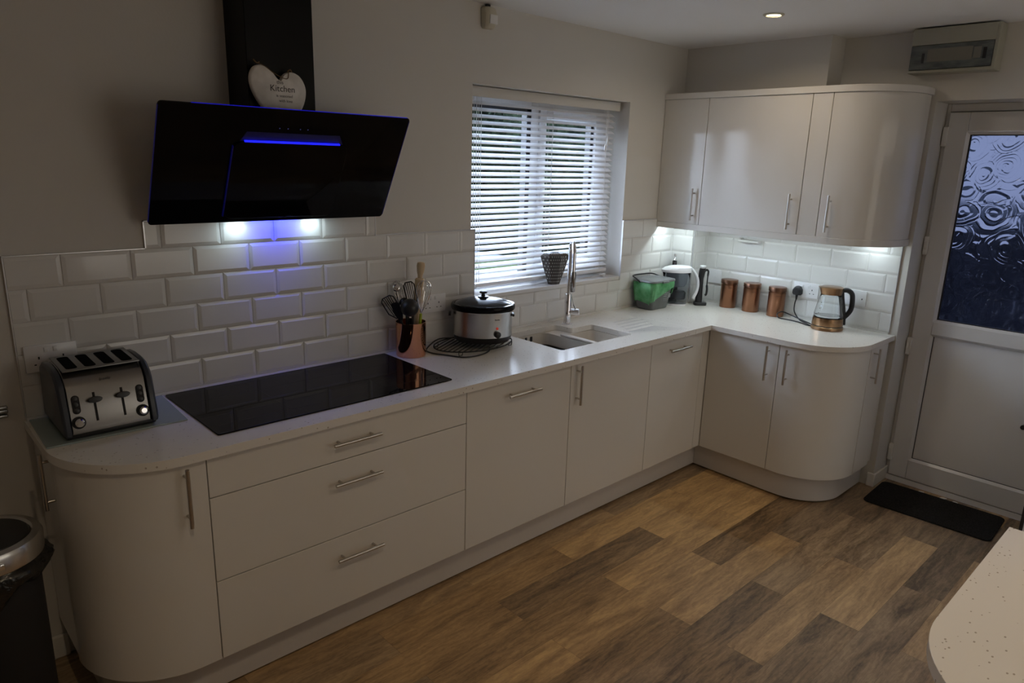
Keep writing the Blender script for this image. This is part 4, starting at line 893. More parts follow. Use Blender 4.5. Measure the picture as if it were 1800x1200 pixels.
flat_tool('slotted_spatula', 'black slotted fish slice leaning far left in the copper pot', (0.01, -0.015, 0.02), (-0.050, -0.02, 0.172), (-0.102, -0.03, 0.262), 0.010, 0.030, 'black', 5)
flat_tool('spatula', 'plain black spatula leaning left, lowest of the tools in the copper pot', (0.0, -0.03, 0.02), (-0.034, -0.045, 0.165), (-0.062, -0.058, 0.245), 0.008, 0.018, 'black')
def spoon(name, label, base, neck, c, r, m, deep=0.45, ky=1.0, hm=None):
    t = thing(name, label, 'utensil', up(*base)); base, neck, cc = Vector(up(*base)), Vector(up(*neck)), Vector(up(*c))
    bm = B(); tube(bm, [base, neck, cc - (cc - neck) * 0.2], [0.005, 0.0045, 0.004], 10); wobj('handle', bm, hm or m, t)
    bm = B(); pf = [(r * math.sin(a_), -r * deep * 2 * math.cos(a_) ** 1 * 0.6) for a_ in [k * PI / 2 / 7 for k in range(8)]]
    lathe(bm, [(0.0005, pf[0][1])] + pf[1:] + [(pf[-1][0] * 0.95, pf[-1][1] + 0.001)] + [(x * 0.93, z + 0.003) for x, z in pf[::-1][1:]], n=24, ky=ky, cap0=False, cap1=False)
    ax = Vector((-0.62, -0.72, 0.30)).normalized(); q_ = Vector((0, 0, -1)).rotation_difference(ax)
    xf(bm, Matrix.Translation(cc) @ q_.to_matrix().to_4x4()); wobj('bowl', bm, m, t); return t
spoon('ladle', 'round black ladle facing the room at the front of the copper pot', (0.015, -0.03, 0.02), (0.014, -0.045, 0.18), (0.004, -0.058, 0.225), 0.039, 'black', 0.7)
spoon('serving_spoon', 'smaller black serving spoon behind the ladle in the copper pot', (-0.015, 0.008, 0.02), (-0.020, 0.006, 0.18), (-0.028, 0.004, 0.235), 0.021, 'black', 0.5)
spoon('steel_spoon', 'shiny steel spoon glinting at the top left of the copper pot', (-0.035, 0.0, 0.02), (-0.050, 0.0, 0.22), (-0.062, -0.004, 0.300), 0.018, 'chrome', 0.35)

# ------------------------------------------------------------------ slow cooker on a wire rack
rk = thing('wire_trivet', 'oval dark wire cooling rack lying under the slow cooker', 'trivet', (2.66, -0.155, ZW))
bm = B(); cx, cy, ra, rb = 2.662, -0.158, 0.208, 0.136; zr = ZW + 0.0185
tube(bm, [(cx + ra * math.cos(a * PI / 24), cy + rb * math.sin(a * PI / 24), zr) for a in range(48)], 0.0030, 6, closed=True)
wobj('rim_wire', bm, 'blackmatt', rk)
bm = B(); ca, sa = math.cos(math.radians(28)), math.sin(math.radians(28))
for k in range(-8, 9):
    o_ = k * 0.0215; dx_, dy_ = ca / ra, sa / rb; px_, py_ = -sa * o_ / ra, ca * o_ / rb      # chord of the oval along the slanted direction
    qa, qb, qc = dx_ * dx_ + dy_ * dy_, 2 * (dx_ * px_ + dy_ * py_), px_ * px_ + py_ * py_ - 1
    if qb * qb - 4 * qa * qc > 0.3:
        sq = math.sqrt(qb * qb - 4 * qa * qc); t0, t1 = (-qb - sq) / (2 * qa), (-qb + sq) / (2 * qa)
        tube(bm, [(cx - sa * o_ + ca * t, cy + ca * o_ + sa * t, zr + 0.001) for t in (t0, t1)], 0.0029, 6)
wobj('cross_wires', bm, mat('dark_chrome_wire', (0.18, 0.175, 0.17), 0.25, metal=1.0), rk)
for sx, sy in ((-1, -1), (1, -1), (1, 1), (-1, 1)):
    bm = B(); x, y = cx + sx * ra * 0.72, cy + sy * rb * 0.66; tube(bm, [(x - 0.012, y, zr), (x - 0.009, y, ZW + 0.002), (x + 0.009, y, ZW + 0.002), (x + 0.012, y, zr)], 0.0018, 6); wobj('foot', bm, 'blackmatt', rk)
ck = thing('slow_cooker', 'oval stainless steel slow cooker with black rim and glass lid on the wire rack', 'slow cooker', (2.722, -0.152, ZW + 0.021), math.radians(-40))
def ovl(prof, a, b, n=56):
    return [[(max(a + r, 0.001) * math.cos(2 * PI * i / n), max(b + r, 0.001) * math.sin(2 * PI * i / n), z) for i in range(n)] for r, z in prof]
CA, CB = 0.138, 0.112
bm = B(); ring_loft(bm, ovl([(-0.03, 0.004), (-0.014, 0.004), (-0.004, 0.020), (0.0, 0.034)], CA, CB)); obj('base', bm, 'black', ck)
bm = B(); ring_loft(bm, ovl([(0.0, 0.034), (0.0, 0.146), (0.001, 0.1505)], CA, CB)); obj('steel_body', bm, 'steel', ck)
bm = B(); ring_loft(bm, ovl([(0.000, 0.1508), (0.008, 0.153), (0.012, 0.160), (0.012, 0.174), (0.008, 0.181), (-0.004, 0.181), (-0.008, 0.172)], CA, CB)); obj('ceramic_rim', bm, 'blackgloss', ck)
bm = B(); ring_loft(bm, ovl([(-0.006, 0.179), (-0.012, 0.184), (-0.035, 0.195), (-0.065, 0.204), (-0.095, 0.208)], CA, CB), False); ld = obj('glass_lid', bm, 'glass_lid', ck)
bm = B(); lathe(bm, [(0.024, 0.2075), (0.026, 0.212), (0.010, 0.215), (0.007, 0.222), (0.017, 0.226), (0.018, 0.233), (0.012, 0.237)], n=24); obj('lid_knob', bm, 'black', ld)
ang = math.radians(-22 + 5)
def cfront(a, z, out=0.0): return Vector(((CA + out) * math.cos(a), (CB + out) * math.sin(a), z))
kn = cfront(math.radians(-62), 0.052)
q = Matrix.Translation(kn) @ Matrix.Rotation(math.radians(-62 - 5 + 90), 4, 'Z') @ Matrix.Rotation(PI / 2, 4, 'X')
bm = B(); lathe(bm, [(0.016, 0), (0.015, 0.012), (0.012, 0.014)], n=22); xf(bm, q); obj('control_knob', bm, 'black', ck)
q2 = Matrix.Translation(cfront(math.radians(-62), 0.080)) @ Matrix.Rotation(math.radians(23), 4, 'Z') @ Matrix.Rotation(PI / 2, 4, 'X')
bm = B(); lathe(bm, [(0.0065, 0), (0.0055, 0.003)], n=16); xf(bm, q2); obj('indicator_light', bm, 'red', ck)
q3 = Matrix.Translation(cfront(math.radians(-62), 0.118, 0.001)) @ Matrix.Rotation(math.radians(23), 4, 'Z') @ Matrix.Rotation(PI / 2, 4, 'X')
text('maker_lettering', 'Breville', 0.008, 'text', ck, q3, 0.0004)
for s in (0, PI):
    bm = B(); x = (CA + 0.010) * math.cos(s); box(bm, x - 0.012, x - 0.001, -0.03, 0.03, 0.122, 0.134, 0.003); obj('side_grip', bm, 'black', ck)
bm = B(); tube(bm, smoothpts([(2.592, -0.085, ZW + 0.038), (2.53, -0.055, ZW + 0.034), (2.445, -0.085, ZW + 0.008), (2.43, -0.14, ZW + 0.005), (2.46, -0.21, ZW + 0.005), (2.50, -0.285, ZW + 0.005), (2.58, -0.298, ZW + 0.0045), (2.66, -0.270, ZW + 0.0045), (2.71, -0.215, ZW + 0.006)]), 0.0032, 8)
o = obj('power_cord', bm, 'black'); tag(o, 'dark power cord of the slow cooker trailing over the wire rack beside the copper pot', 'cord'); center_origin(o, (2.5, -0.15, ZW))

# ------------------------------------------------------------------ tap
tp = thing('kitchen_tap', 'tall chrome swan-neck tap with pull-out spout standing behind the sink', 'tap', (3.372, -0.098, ZW))
x0, y0 = 3.372, -0.098
bm = B(); lathe(bm, [(0.028, ZW + 0.0003), (0.028, ZW + 0.004), (0.020, ZW + 0.007)], x0, y0, 24); wobj('base_ring', bm, 'chrome', tp)
bm = B(); lathe(bm, [(0.0185, ZW + 0.006), (0.0185, ZW + 0.165), (0.017, ZW + 0.168)], x0, y0, 28); wobj('tap_body', bm, 'chrome', tp)
nv = Vector((-0.60, -0.80, 0)).normalized(); top_z = ZW + 0.385; rr_ = 0.052; pts = [Vector((x0, y0, ZW + 0.165)), Vector((x0, y0, ZW + 0.28))]
for k in range(13):
    a = PI * k / 12; pts.append(Vector((x0, y0, top_z)) + nv * (rr_ - rr_ * math.cos(a)) + Vector((0, 0, 0.052 * math.sin(a) * 1.15)))
pts.append(pts[-1] + Vector((0, 0, -0.09)))
bm = B(); tube(bm, pts, 0.0105, 14); wobj('neck', bm, 'chrome', tp)
e_ = pts[-1]; bm = B(); tube(bm, [e_ + Vector((0, 0, 0.006)), e_ + Vector((0, 0, -0.005)), e_ + Vector((0, 0, -0.095)), e_ + Vector((0, 0, -0.10))], [0.0125, 0.0145, 0.0135, 0.011], 16); wobj('spray_head', bm, mat('dark_chrome', (0.30, 0.29, 0.28), 0.12, metal=1.0), tp)
rv_ = Vector((0.62, -0.78, 0)).normalized(); bm = B(); c0 = Vector((x0, y0, ZW + 0.070)); tube(bm, [c0, c0 + rv_ * 0.060, c0 + rv_ * 0.064], [0.0165, 0.0165, 0.012], 20); wobj('valve_body', bm, 'chrome', tp)
bm = B(); c1 = c0 + rv_ * 0.048; tube(bm, [c1, c1 + Vector((-0.010, 0.012, 0.035)), c1 + Vector((-0.024, 0.022, 0.098))], [0.0045, 0.0038, 0.003], 10); wobj('lever', bm, 'chrome', tp)

# ------------------------------------------------------------------ vase on the sill
vs_ = thing('geometric_vase', 'faceted dark vase with small pale dots standing on the window sill', 'vase', (3.380, 0.021, WZ0), math.radians(-25))
bm = B(); ph = PI / 6
prof = [(0.033, 0.0005), (0.050, 0.050), (0.067, 0.100), (0.082, 0.148), (0.085, 0.156), (0.064, 0.170), (0.034, 0.176), (0.030, 0.174), (0.028, 0.120)]
ring_loft(bm, [circ(0, 0, z, r * (1.0 if i % 2 == 0 or i < 4 else 1.0), 7, r * 0.47, ph + (PI / 7 if i in () else 0)) for i, (r, z) in enumerate(prof[:5])] + [circ(0, 0, z, r, 7, r * 0.47, ph) for r, z in prof[5:]], True, True)
obj('vase_body', bm, 'vase', vs_, smooth=False)
bm = B(); prism(bm, [(x, y) for x, y, _ in circ(0, 0, 0, 0.029, 7, 0.0136, ph)], 0.1735, 0.1742); obj('vase_mouth', bm, 'gasket', vs_, smooth=False)
bm = B(); 
for k in range(7): 
    a = k * 0.9; box(bm, 3.80 + 0.010 * math.cos(a), 3.815 + 0.012 * math.cos(a), 0.030 + 0.01 * math.sin(a), 0.042 + 0.01 * math.sin(a), WZ0 + 0.0005 + 0.002 * k, WZ0 + 0.010 + 0.002 * k, 0.003)
tube(bm, smoothpts([(3.80, 0.042, WZ0 + 0.004), (3.76, 0.050, WZ0 + 0.006), (3.69, 0.055, WZ0 + 0.004), (3.62, 0.052, WZ0 + 0.003)]), 0.0018, 6)
o = obj('blind_cord_bundle', bm, 'cord'); tag(o, 'loose bundle of pale blind cord lying at the right end of the window sill', 'cord'); center_origin(o, (3.8, 0.07, WZ0))

# ------------------------------------------------------------------ food caddy
cd = thing('food_caddy', 'grey lidded food waste caddy with a green liner bag hanging over its rim', 'caddy', (4.128, -0.104, ZW), math.radians(-2))
def rr3(x0, x1, y0, y1, r, z): return [(x, y, z) for x, y in rrect(x0, x1, y0, y1, r, 5)]
bm = B(); ring_loft(bm, [rr3(-0.078, 0.078, -0.052, 0.052, 0.02, 0.0005), rr3(-0.084, 0.084, -0.057, 0.057, 0.022, 0.006), rr3(-0.106, 0.106, -0.078, 0.074, 0.026, 0.165), rr3(-0.098, 0.098, -0.070, 0.066, 0.022, 0.165), rr3(-0.08, 0.08, -0.05, 0.05, 0.02, 0.02)]); obj('bin_body', bm, 'caddy', cd)
bm = B(); ring_loft(bm, [rr3(-0.112, 0.112, -0.086, 0.079, 0.03, 0.166), rr3(-0.116, 0.116, -0.090, 0.082, 0.032, 0.172), rr3(-0.114, 0.114, -0.088, 0.080, 0.032, 0.180), rr3(-0.085, 0.085, -0.064, 0.056, 0.02, 0.187), rr3(-0.078, 0.078, -0.058, 0.050, 0.02, 0.184)]); ldd = obj('lid', bm, 'caddylid', cd)
bm = B(); box(bm, -0.03, 0.03, -0.097, -0.084, 0.164, 0.176, 0.004); obj('lid_clip', bm, 'caddylid', ldd)
bm = B(); tube(bm, smoothpts([(-0.114, 0.01, 0.165), (-0.120, 0.04, 0.186), (-0.10, 0.078, 0.196), (0.0, 0.086, 0.196), (0.09, 0.078, 0.192), (0.118, 0.02, 0.172)]), 0.0042, 8); obj('carry_handle', bm, 'black', cd)
# bag skirt: a rumpled sheet around the rim, hanging low at the left front corner
bm = B(); NB = 96; rim_ = []
base_pts = rrect(-0.114, 0.114, -0.088, 0.080, 0.032, 23)
rows = 7; grid = []
rb_ = random.Random(5)
for i, (x, y) in enumerate(base_pts):
    n_ = len(base_pts); a = math.atan2(y, x)
    # hangs lowest at the left front corner and swings up towards the right
    dl = math.exp(-((x + 0.114) ** 2 + (y + 0.088) ** 2) / (2 * 0.075 ** 2))
    if y < -0.055 and x > -0.113: dep = 0.030 + 0.090 * max(0.0, min(1.0, (0.100 - x) / 0.215)) ** 1.15
    elif x < -0.06: dep = 0.120 + 0.018 * math.sin(PI * max(0.0, min(1.0, (y + 0.088) / 0.13)))
    else: dep = 0.030
    dep += 0.050 * math.exp(-((x - 0.112) ** 2 + (y + 0.07) ** 2) / (2 * 0.016 ** 2)) + 0.005 * math.sin(i * 1.3)
    col_ = []
    for r_ in range(rows):
        f = r_ / (rows - 1); bul = 1.0 + 0.05 * math.sin(PI * min(1, f * 1.1)) * (0.4 + 1.2 * dl) - 0.13 * f * dep / 0.13 + 0.020 * math.sin(i * 0.9 + r_ * 0.4) * f
        col_.append(bm.verts.new((x * bul * 0.99, y * bul * 0.99, 0.168 - dep * f)))
    grid.append(col_)
for i in range(len(grid)):
    a, b = grid[i], grid[(i + 1) % len(grid)]
    for r_ in range(rows - 1): bm.faces.new((a[r_], b[r_], b[r_ + 1], a[r_ + 1]))
o = obj('liner_bag', bm, 'bag', cd, angle=80)
md = o.modifiers.new('thickness', 'SOLIDIFY'); md.thickness = 0.0008
bm = B()
for zz, xa, xb in ((0.098, 0.020, 0.060), (0.088, 0.022, 0.052), (0.078, 0.020, 0.050)):
    yy = -0.057 - (zz - 0.006) * 0.132 - 0.0015; box(bm, xa, xb, yy - 0.0004, yy + 0.0008, zz - 0.0016, zz + 0.0016)
for k in range(4):
    for j in range(3):
        zz = 0.088 - j * 0.009; yy = -0.057 - (zz - 0.006) * 0.132 - 0.0015; box(bm, 0.064 + k * 0.006, 0.068 + k * 0.006, yy - 0.0004, yy + 0.0008, zz - 0.003, zz + 0.003)
for k in range(3):
    zz = 0.058; yy = -0.057 - (zz - 0.006) * 0.132 - 0.0015; rim_x = 0.024 + k * 0.017
    box(bm, rim_x, rim_x + 0.012, yy - 0.0004, yy + 0.0008, zz + 0.006, zz + 0.0075); box(bm, rim_x + 0.001, rim_x + 0.002, yy - 0.0004, yy + 0.0012, zz - 0.010, zz + 0.006); box(bm, rim_x + 0.010, rim_x + 0.011, yy - 0.0004, yy + 0.0012, zz - 0.010, zz + 0.006)
obj('printed_panel', bm, 'print', cd, smooth=False)

# ------------------------------------------------------------------ water filter jug (side-on to the room)
jg = thing('water_filter_jug', 'clear water filter jug with white lid and curved handle, behind the food caddy', 'jug', (4.330, -0.150, ZW), math.radians(-45))
# local x = along the spout/handle axis (handle +x), y = depth
def je(cx_, rx, ry, z, n=36): return [(cx_ + rx * math.cos(2 * PI * i / n), ry * math.sin(2 * PI * i / n), z) for i in range(n)]
bm = B(); ring_loft(bm, [je(-0.006, 0.058, 0.038, 0.010), je(-0.008, 0.064, 0.044, 0.018), je(-0.014, 0.078, 0.050, 0.16), je(-0.020, 0.088, 0.052, 0.215)], True, False)
md = obj('jug_body', bm, 'jug', jg).modifiers.new('thickness', 'SOLIDIFY'); md.thickness = 0.002
bm = B(); ring_loft(bm, [je(-0.006, 0.060, 0.040, 0.0005), je(-0.006, 0.062, 0.042, 0.012)]); obj('base_foot', bm, 'jugwhite', jg)
bm = B(); ring_loft(bm, [je(-0.008, 0.050, 0.032, 0.040), je(-0.009, 0.056, 0.036, 0.046), je(-0.009, 0.057, 0.037, 0.080), je(-0.009, 0.046, 0.030, 0.092)]); obj('filter_cartridge', bm, 'filter', jg)
bm = B(); ring_loft(bm, [je(-0.011, 0.048, 0.034, 0.120), je(-0.012, 0.062, 0.042, 0.145), je(-0.016, 0.072, 0.046, 0.205)]); obj('filter_hopper', bm, mat('grey_translucent_hopper', (0.55, 0.58, 0.63), 0.15, trans=0.75, ior=1.15), jg)
bm = B(); ring_loft(bm, [je(-0.020, 0.091, 0.055, 0.208), je(-0.020, 0.093, 0.056, 0.222), je(-0.010, 0.084, 0.050, 0.238), je(0.000, 0.060, 0.036, 0.247), je(0.0, 0.030, 0.018, 0.250)]); obj('lid', bm, 'jugwhite', jg)
hp_ = smoothpts([(0.035, 0, 0.240), (0.075, 0, 0.226), (0.106, 0, 0.185), (0.118, 0, 0.135), (0.112, 0, 0.085), (0.094, 0, 0.045)], 6)
bm = B()
R = []
for i, p_ in enumerate(hp_):
    t_ = (hp_[min(i + 1, len(hp_) - 1)] - hp_[max(i - 1, 0)]).normalized(); s_ = Vector((0, 1, 0)); n_ = t_.cross(s_); w_ = 0.013 * (1 - 0.55 * (i / len(hp_)) ** 2)
    R.append([p_ + s_ * w_ * math.cos(a) + n_ * 0.0095 * math.sin(a) for a in [2 * PI * k / 10 for k in range(10)]])
ring_loft(bm, R); obj('handle', bm, 'jugwhite', jg)

# stoppered bottle and black gadget behind
bt = thing('stoppered_bottle', 'dark bottle with chrome ball stopper peeping over the filter jug in the corner', 'bottle', (4.400, -0.060, ZW))
bm = B(); lathe(bm, [(0.030, 0.0005), (0.032, 0.01), (0.032, 0.14), (0.024, 0.175), (0.0155, 0.20), (0.0145, 0.262)], n=22); obj('bottle_body', bm, mat('dark_bottle_glass', (0.015, 0.006, 0.010), 0.08, coat=0.5), bt)
bm = B(); lathe(bm, [(0.0152, 0.205), (0.0152, 0.213)], n=20); obj('red_band', bm, mat('red_foil', (0.4, 0.03, 0.03), 0.4), bt)
bm = B(); lathe(bm, [(0.009, 0.262), (0.011, 0.270), (0.006, 0.276), (0.004, 0.284), (0.009, 0.288), (0.0115, 0.297), (0.009, 0.306), (0.002, 0.309)], n=20); obj('ball_stopper', bm, 'chrome', bt)
gd = thing('kitchen_gadget', 'tall black handheld gadget with white cap and hooked side handle by the filter jug', 'kitchen gadget', (4.452, -0.236, ZW), math.radians(-43))
bm = B(); prism(bm, rrect(-0.040, 0.038, -0.026, 0.026, 0.014), 0.0005, 0.020); obj('foot', bm, 'black', gd, bev=0.004)
bm = B(); ring_loft(bm, [je(-0.010, 0.022, 0.020, 0.018, 24), je(-0.010, 0.019, 0.018, 0.10, 24), je(-0.008, 0.017, 0.017, 0.17, 24), je(-0.004, 0.020, 0.018, 0.21, 24), je(-0.002, 0.018, 0.016, 0.232, 24)]); obj('gadget_body', bm, 'black', gd)
bm = B(); lathe(bm, [(0.012, 0.232), (0.017, 0.238), (0.020, 0.244), (0.018, 0.249), (0.005, 0.252)], n=22); obj('white_cap', bm, 'jugwhite', gd)
bm = B(); tube(bm, smoothpts([(0.006, 0, 0.205), (0.022, 0, 0.222), (0.034, 0, 0.214), (0.034, 0, 0.19), (0.033, 0, 0.13), (0.036, 0, 0.10), (0.034, 0, 0.07), (0.026, 0, 0.064)]), [0.006] * 19 + [0.004] * 6 + [0.007] * 18, 10); obj('side_handle', bm, 'black', gd)

# ------------------------------------------------------------------ canisters
cn = thing('copper_canister', 'brushed copper lidded canister, the one nearest the corner, left of the other two', 'canister', (4.552, -0.370, ZW), 0, 'three copper canisters on the corner worktop')
bm = B(); lathe(bm, [(0.0475, 0.0005), (0.0490, 0.003), (0.0490, 0.143), (0.0465, 0.1445), (0.0465, 0.149)], n=40); obj('canister_body', bm, 'copper_br', cn)
bm = B(); lathe(bm, [(0.0465, 0.1490), (0.0508, 0.1495), (0.0508, 0.170), (0.0495, 0.1725), (0.040, 0.174), (0.001, 0.1755)], n=40); obj('lid', bm, 'copper_dk', cn)
bm = B(); lathe(bm, [(0.0492, 0.137), (0.0495, 0.138), (0.0492, 0.139)], n=40, cap0=False, cap1=False); obj('embossed_ring', bm, 'copper_dk', cn)
# small embossed word plate on the side facing the room (unreadable in the photograph)
bm = B()
for k in range(9):
    a = math.radians(205 + k * 3.6); box_h = 0.0035 if k % 3 else 0.0028
    c_ = Vector((0.0492 * math.cos(a), 0.0492 * math.sin(a), 0.124)); t_ = Vector((-math.sin(a), math.cos(a), 0)); nn = Vector((math.cos(a), math.sin(a), 0))
    vsx = [c_ + t_ * s1 * 0.0011 + Vector((0, 0, s2 * box_h)) + nn * 0.0003 for s1, s2 in ((-1, -1), (1, -1), (1, 1), (-1, 1))]
    vsy = [p_ - nn * 0.0008 for p_ in vsx]; ring_loft(bm, [vsy, vsx])
obj('embossed_marks', bm, 'copper_dk', cn, smooth=False)
dup(cn, (4.550, -0.524, ZW), math.radians(4), 'brushed copper lidded canister in the middle of the three')
dup(cn, (4.548, -0.686, ZW), math.radians(-3), 'brushed copper lidded canister nearest the plug and kettle')

# ------------------------------------------------------------------ kettle
kt = thing('glass_kettle', 'glass kettle with bronze base and lid and black handle on the corner worktop', 'kettle', (4.455, -1.035, ZW), math.radians(-43))
bm = B(); lathe(bm, [(0.080, 0.0005), (0.083, 0.004), (0.082, 0.018), (0.079, 0.0205)], n=40); obj('power_base', bm, 'bronze', kt)
bm = B(); lathe(bm, [(0.0785, 0.0205), (0.0785, 0.0255)], n=40); obj('base_joint', bm, 'black', kt)
bm = B(); lathe(bm, [(0.0795, 0.0257), (0.0800, 0.030), (0.0770, 0.066), (0.074, 0.068)], n=40); obj('bronze_body', bm, 'bronze', kt)
bm = B(); lathe(bm, [(0.0760, 0.068), (0.0755, 0.085), (0.066, 0.135), (0.055, 0.180), (0.052, 0.200)], n=40, cap0=False, cap1=False)
o = obj('glass_jug', bm, 'glass', kt); md = o.modifiers.new('thickness', 'SOLIDIFY'); md.thickness = 0.002
bm = B(); lathe(bm, [(0.073, 0.0685), (0.072, 0.074), (0.02, 0.075)], n=32); obj('steel_floor', bm, 'steel', kt)
bm = B(); R = [[(r * math.cos(2 * PI * i / 40) - (sp if 16 < i < 24 else 0), r * math.sin(2 * PI * i / 40), z) for i in range(40)] for r, z, sp in ((0.053, 0.194, 0.0), (0.054, 0.200, 0.001), (0.058, 0.226, 0.006), (0.060, 0.232, 0.010), (0.050, 0.236, 0.003), (0.02, 0.237, 0))]; ring_loft(bm, R); obj('lid_collar', bm, 'bronze', kt)
R = []
hk = smoothpts([(0.052, 0, 0.214), (0.085, 0, 0.216), (0.112, 0, 0.198), (0.120, 0, 0.160), (0.119, 0, 0.115), (0.106, 0, 0.088), (0.080, 0, 0.060)], 6)
bm = B()
for i, p_ in enumerate(hk):
    t_ = (hk[min(i + 1, len(hk) - 1)] - hk[max(i - 1, 0)]).normalized(); s_ = Vector((0, 1, 0)); n_ = t_.cross(s_)
    R.append([p_ + s_ * 0.0125 * math.cos(a) + n_ * 0.0135 * math.sin(a) for a in [2 * PI * k / 12 for k in range(12)]])
ring_loft(bm, R); obj('handle', bm, 'black', kt)
bm = B(); R = []
for p_, w_ in (((0.050, 0, 0.215), 0.012), ((0.056, 0, 0.18), 0.012), ((0.070, 0, 0.12), 0.012), ((0.079, 0, 0.07), 0.013), ((0.082, 0, 0.026), 0.015)):
    p_ = Vector(p_); R.append([(p_.x + dx, dy * w_ / 0.012, p_.z) for dx, dy in ((-0.010, -0.012), (0.012, -0.012), (0.018, 0), (0.012, 0.012), (-0.010, 0.012))])
ring_loft(bm, R); obj('handle_spine', bm, 'black', kt, bev=0.003)
bm = B(); box(bm, 0.080, 0.100, -0.010, 0.010, 0.024, 0.030, 0.002); obj('switch_tab', bm, 'jugwhite', kt)
bm = B()
for z in (0.095, 0.120, 0.150): 
    a = math.radians(-158); r_ = 0.0762 - (z - 0.085) * 0.205; c_ = Vector((r_ * math.cos(a), r_ * math.sin(a), z)); box(bm, c_.x - 0.002, c_.x + 0.002, c_.y - 0.003, c_.y + 0.001, z - 0.0015, z + 0.0015)
obj('level_marks', bm, 'black', kt, smooth=False)

# ------------------------------------------------------------------ sockets, plug, cord
def plate_right(name, label, cat, y0, y1, z0, z1, twin=None, group=None):
    xw = X1 - 0.009; t = thing(name, label, cat, (xw, (y0 + y1) / 2, (z0 + z1) / 2))
    bm = B(); box(bm, xw - 0.009, xw, y0, y1, z0, z1, 0.002); wobj('face_plate', bm, 'socket', t); return t, xw
def pins(t, xw, yc, zc, s=1.0, axis='x'):
    bm = B()
    for dy, dz, w, h in ((0, 0.011, 0.0022, 0.0042), (-0.011, -0.010, 0.0032, 0.0020), (0.011, -0.010, 0.0032, 0.0020)):
        if axis == 'x': box(bm, xw - 0.0096, xw - 0.0088, yc + dy - w, yc + dy + w, zc + dz - h, zc + dz + h)
        else: box(bm, yc + dy - w, yc + dy + w, xw - 0.0096, xw - 0.0088, zc + dz - h, zc + dz + h)
    wobj('pin_holes', bm, 'gasket', t, smooth=False)
t, xw = plate_right('spur_plate', 'small white wall plate left of the canisters on the right wall', 'wall plate', -0.283, -0.192, 1.000, 1.086)
bm = B(); box(bm, xw - 0.0112, xw - 0.0088, -0.250, -0.236, 1.034, 1.052, 0.001); box(bm, xw - 0.0105, xw - 0.0088, -0.262, -0.215, 1.027, 1.0285); wobj('fuse_carrier', bm, 'socket', t)
t, xw = plate_right('double_socket', 'white double socket behind the kettle with a black plug in its left outlet', 'socket', -0.905, -0.758, 1.000, 1.086)
pins(t, xw, -0.868, 1.036)
for y in (-0.812, -0.850):
    bm = B(); box(bm, xw - 0.0125, xw - 0.0088, y - 0.006, y + 0.006, 1.058, 1.076, 0.0012); wobj('rocker_switch', bm, 'socket', t)
t, xw = plate_right('cooker_switch_plate', 'white wall plate right of the kettle with a switch and a small red mark', 'wall plate', -1.167, -1.035, 1.000, 1.086)
bm = B(); box(bm, xw - 0.0125, xw - 0.0088, -1.115, -1.101, 1.018, 1.042, 0.0015); wobj('rocker_switch', bm, 'socket', t)
bm = B(); box(bm, xw - 0.0100, xw - 0.0088, -1.149, -1.144, 1.036, 1.044); wobj('indicator', bm, 'gasket', t, smooth=False)
xw = X1 - 0.018
pg = thing('kettle_plug', 'black three-pin plug in the double socket, its looped cord running to the kettle', 'plug', (xw, -0.790, 1.035))
bm = B(); R = []
for d_, s in ((0.0, 1.0), (-0.006, 1.0), (-0.030, 0.86), (-0.036, 0.70)):
    R.append([(xw + d_, -0.790 + y * s, 1.035 + z * s) for y, z in ((-0.026, -0.016), (-0.018, -0.026), (0.018, -0.026), (0.026, -0.016), (0.026, 0.008), (0.014, 0.026), (0, 0.029), (-0.014, 0.026), (-0.026, 0.008))])
ring_loft(bm, R); wobj('plug_body', bm, 'black', pg, bev=0.002)
bm = B(); tube(bm, [(xw - 0.017, -0.790, 1.012), (xw - 0.017, -0.790, 0.985)], [0.0075, 0.005], 10); wobj('cord_grip', bm, 'black', pg)
bm = B(); tube(bm, smoothpts([(xw - 0.017, -0.790, 0.987), (xw - 0.020, -0.786, 0.955), (xw - 0.040, -0.800, 0.915), (xw - 0.075, -0.850, 0.8835), (xw - 0.110, -0.905, 0.8775), (xw - 0.135, -0.935, 0.8765), (xw - 0.150, -0.948, 0.8765), (xw - 0.150, -0.930, 0.8765), (xw - 0.120, -0.865, 0.8780), (xw - 0.105, -0.790, 0.8765), (xw - 0.108, -0.742, 0.8790), (xw - 0.102, -0.728, 0.8980), (xw - 0.082, -0.748, 0.9120), (xw - 0.070, -0.800, 0.8980), (xw - 0.085, -0.865, 0.8860), (xw - 0.105, -0.920, 0.8800), (xw - 0.118, -0.946, 0.8768)], 9), 0.0036, 8)
wobj('power_cord', bm, 'black', pg)
# sockets on the long wall
def plate_back(label, x0, x1, z0, z1, pinx, sw):
    t = thing('double_socket', label, 'socket', ((x0 + x1) / 2, -0.009, (z0 + z1) / 2))
    bm = B(); box(bm, x0, x1, -0.018, -0.008, z0, z1, 0.002); wobj('face_plate', bm, 'socket', t)
    for px in pinx: pins(t, -0.0085, px, z0 + 0.034, axis='y')
    for px in sw:
        bm = B(); box(bm, px - 0.006, px + 0.006, -0.0215, -0.017, z1 - 0.024, z1 - 0.008, 0.001); wobj('rocker_switch', bm, 'socket', t)
    return t
plate_back('white double socket on the tiles between the copper pot and slow cooker', 2.462, 2.606, 1.028, 1.112, (2.503, 2.566), (2.522, 2.547))
plate_back('white double socket on the tiles behind the toaster', 0.945, 1.090, 1.030, 1.116, (0.983, 1.050), (1.005, 1.030))

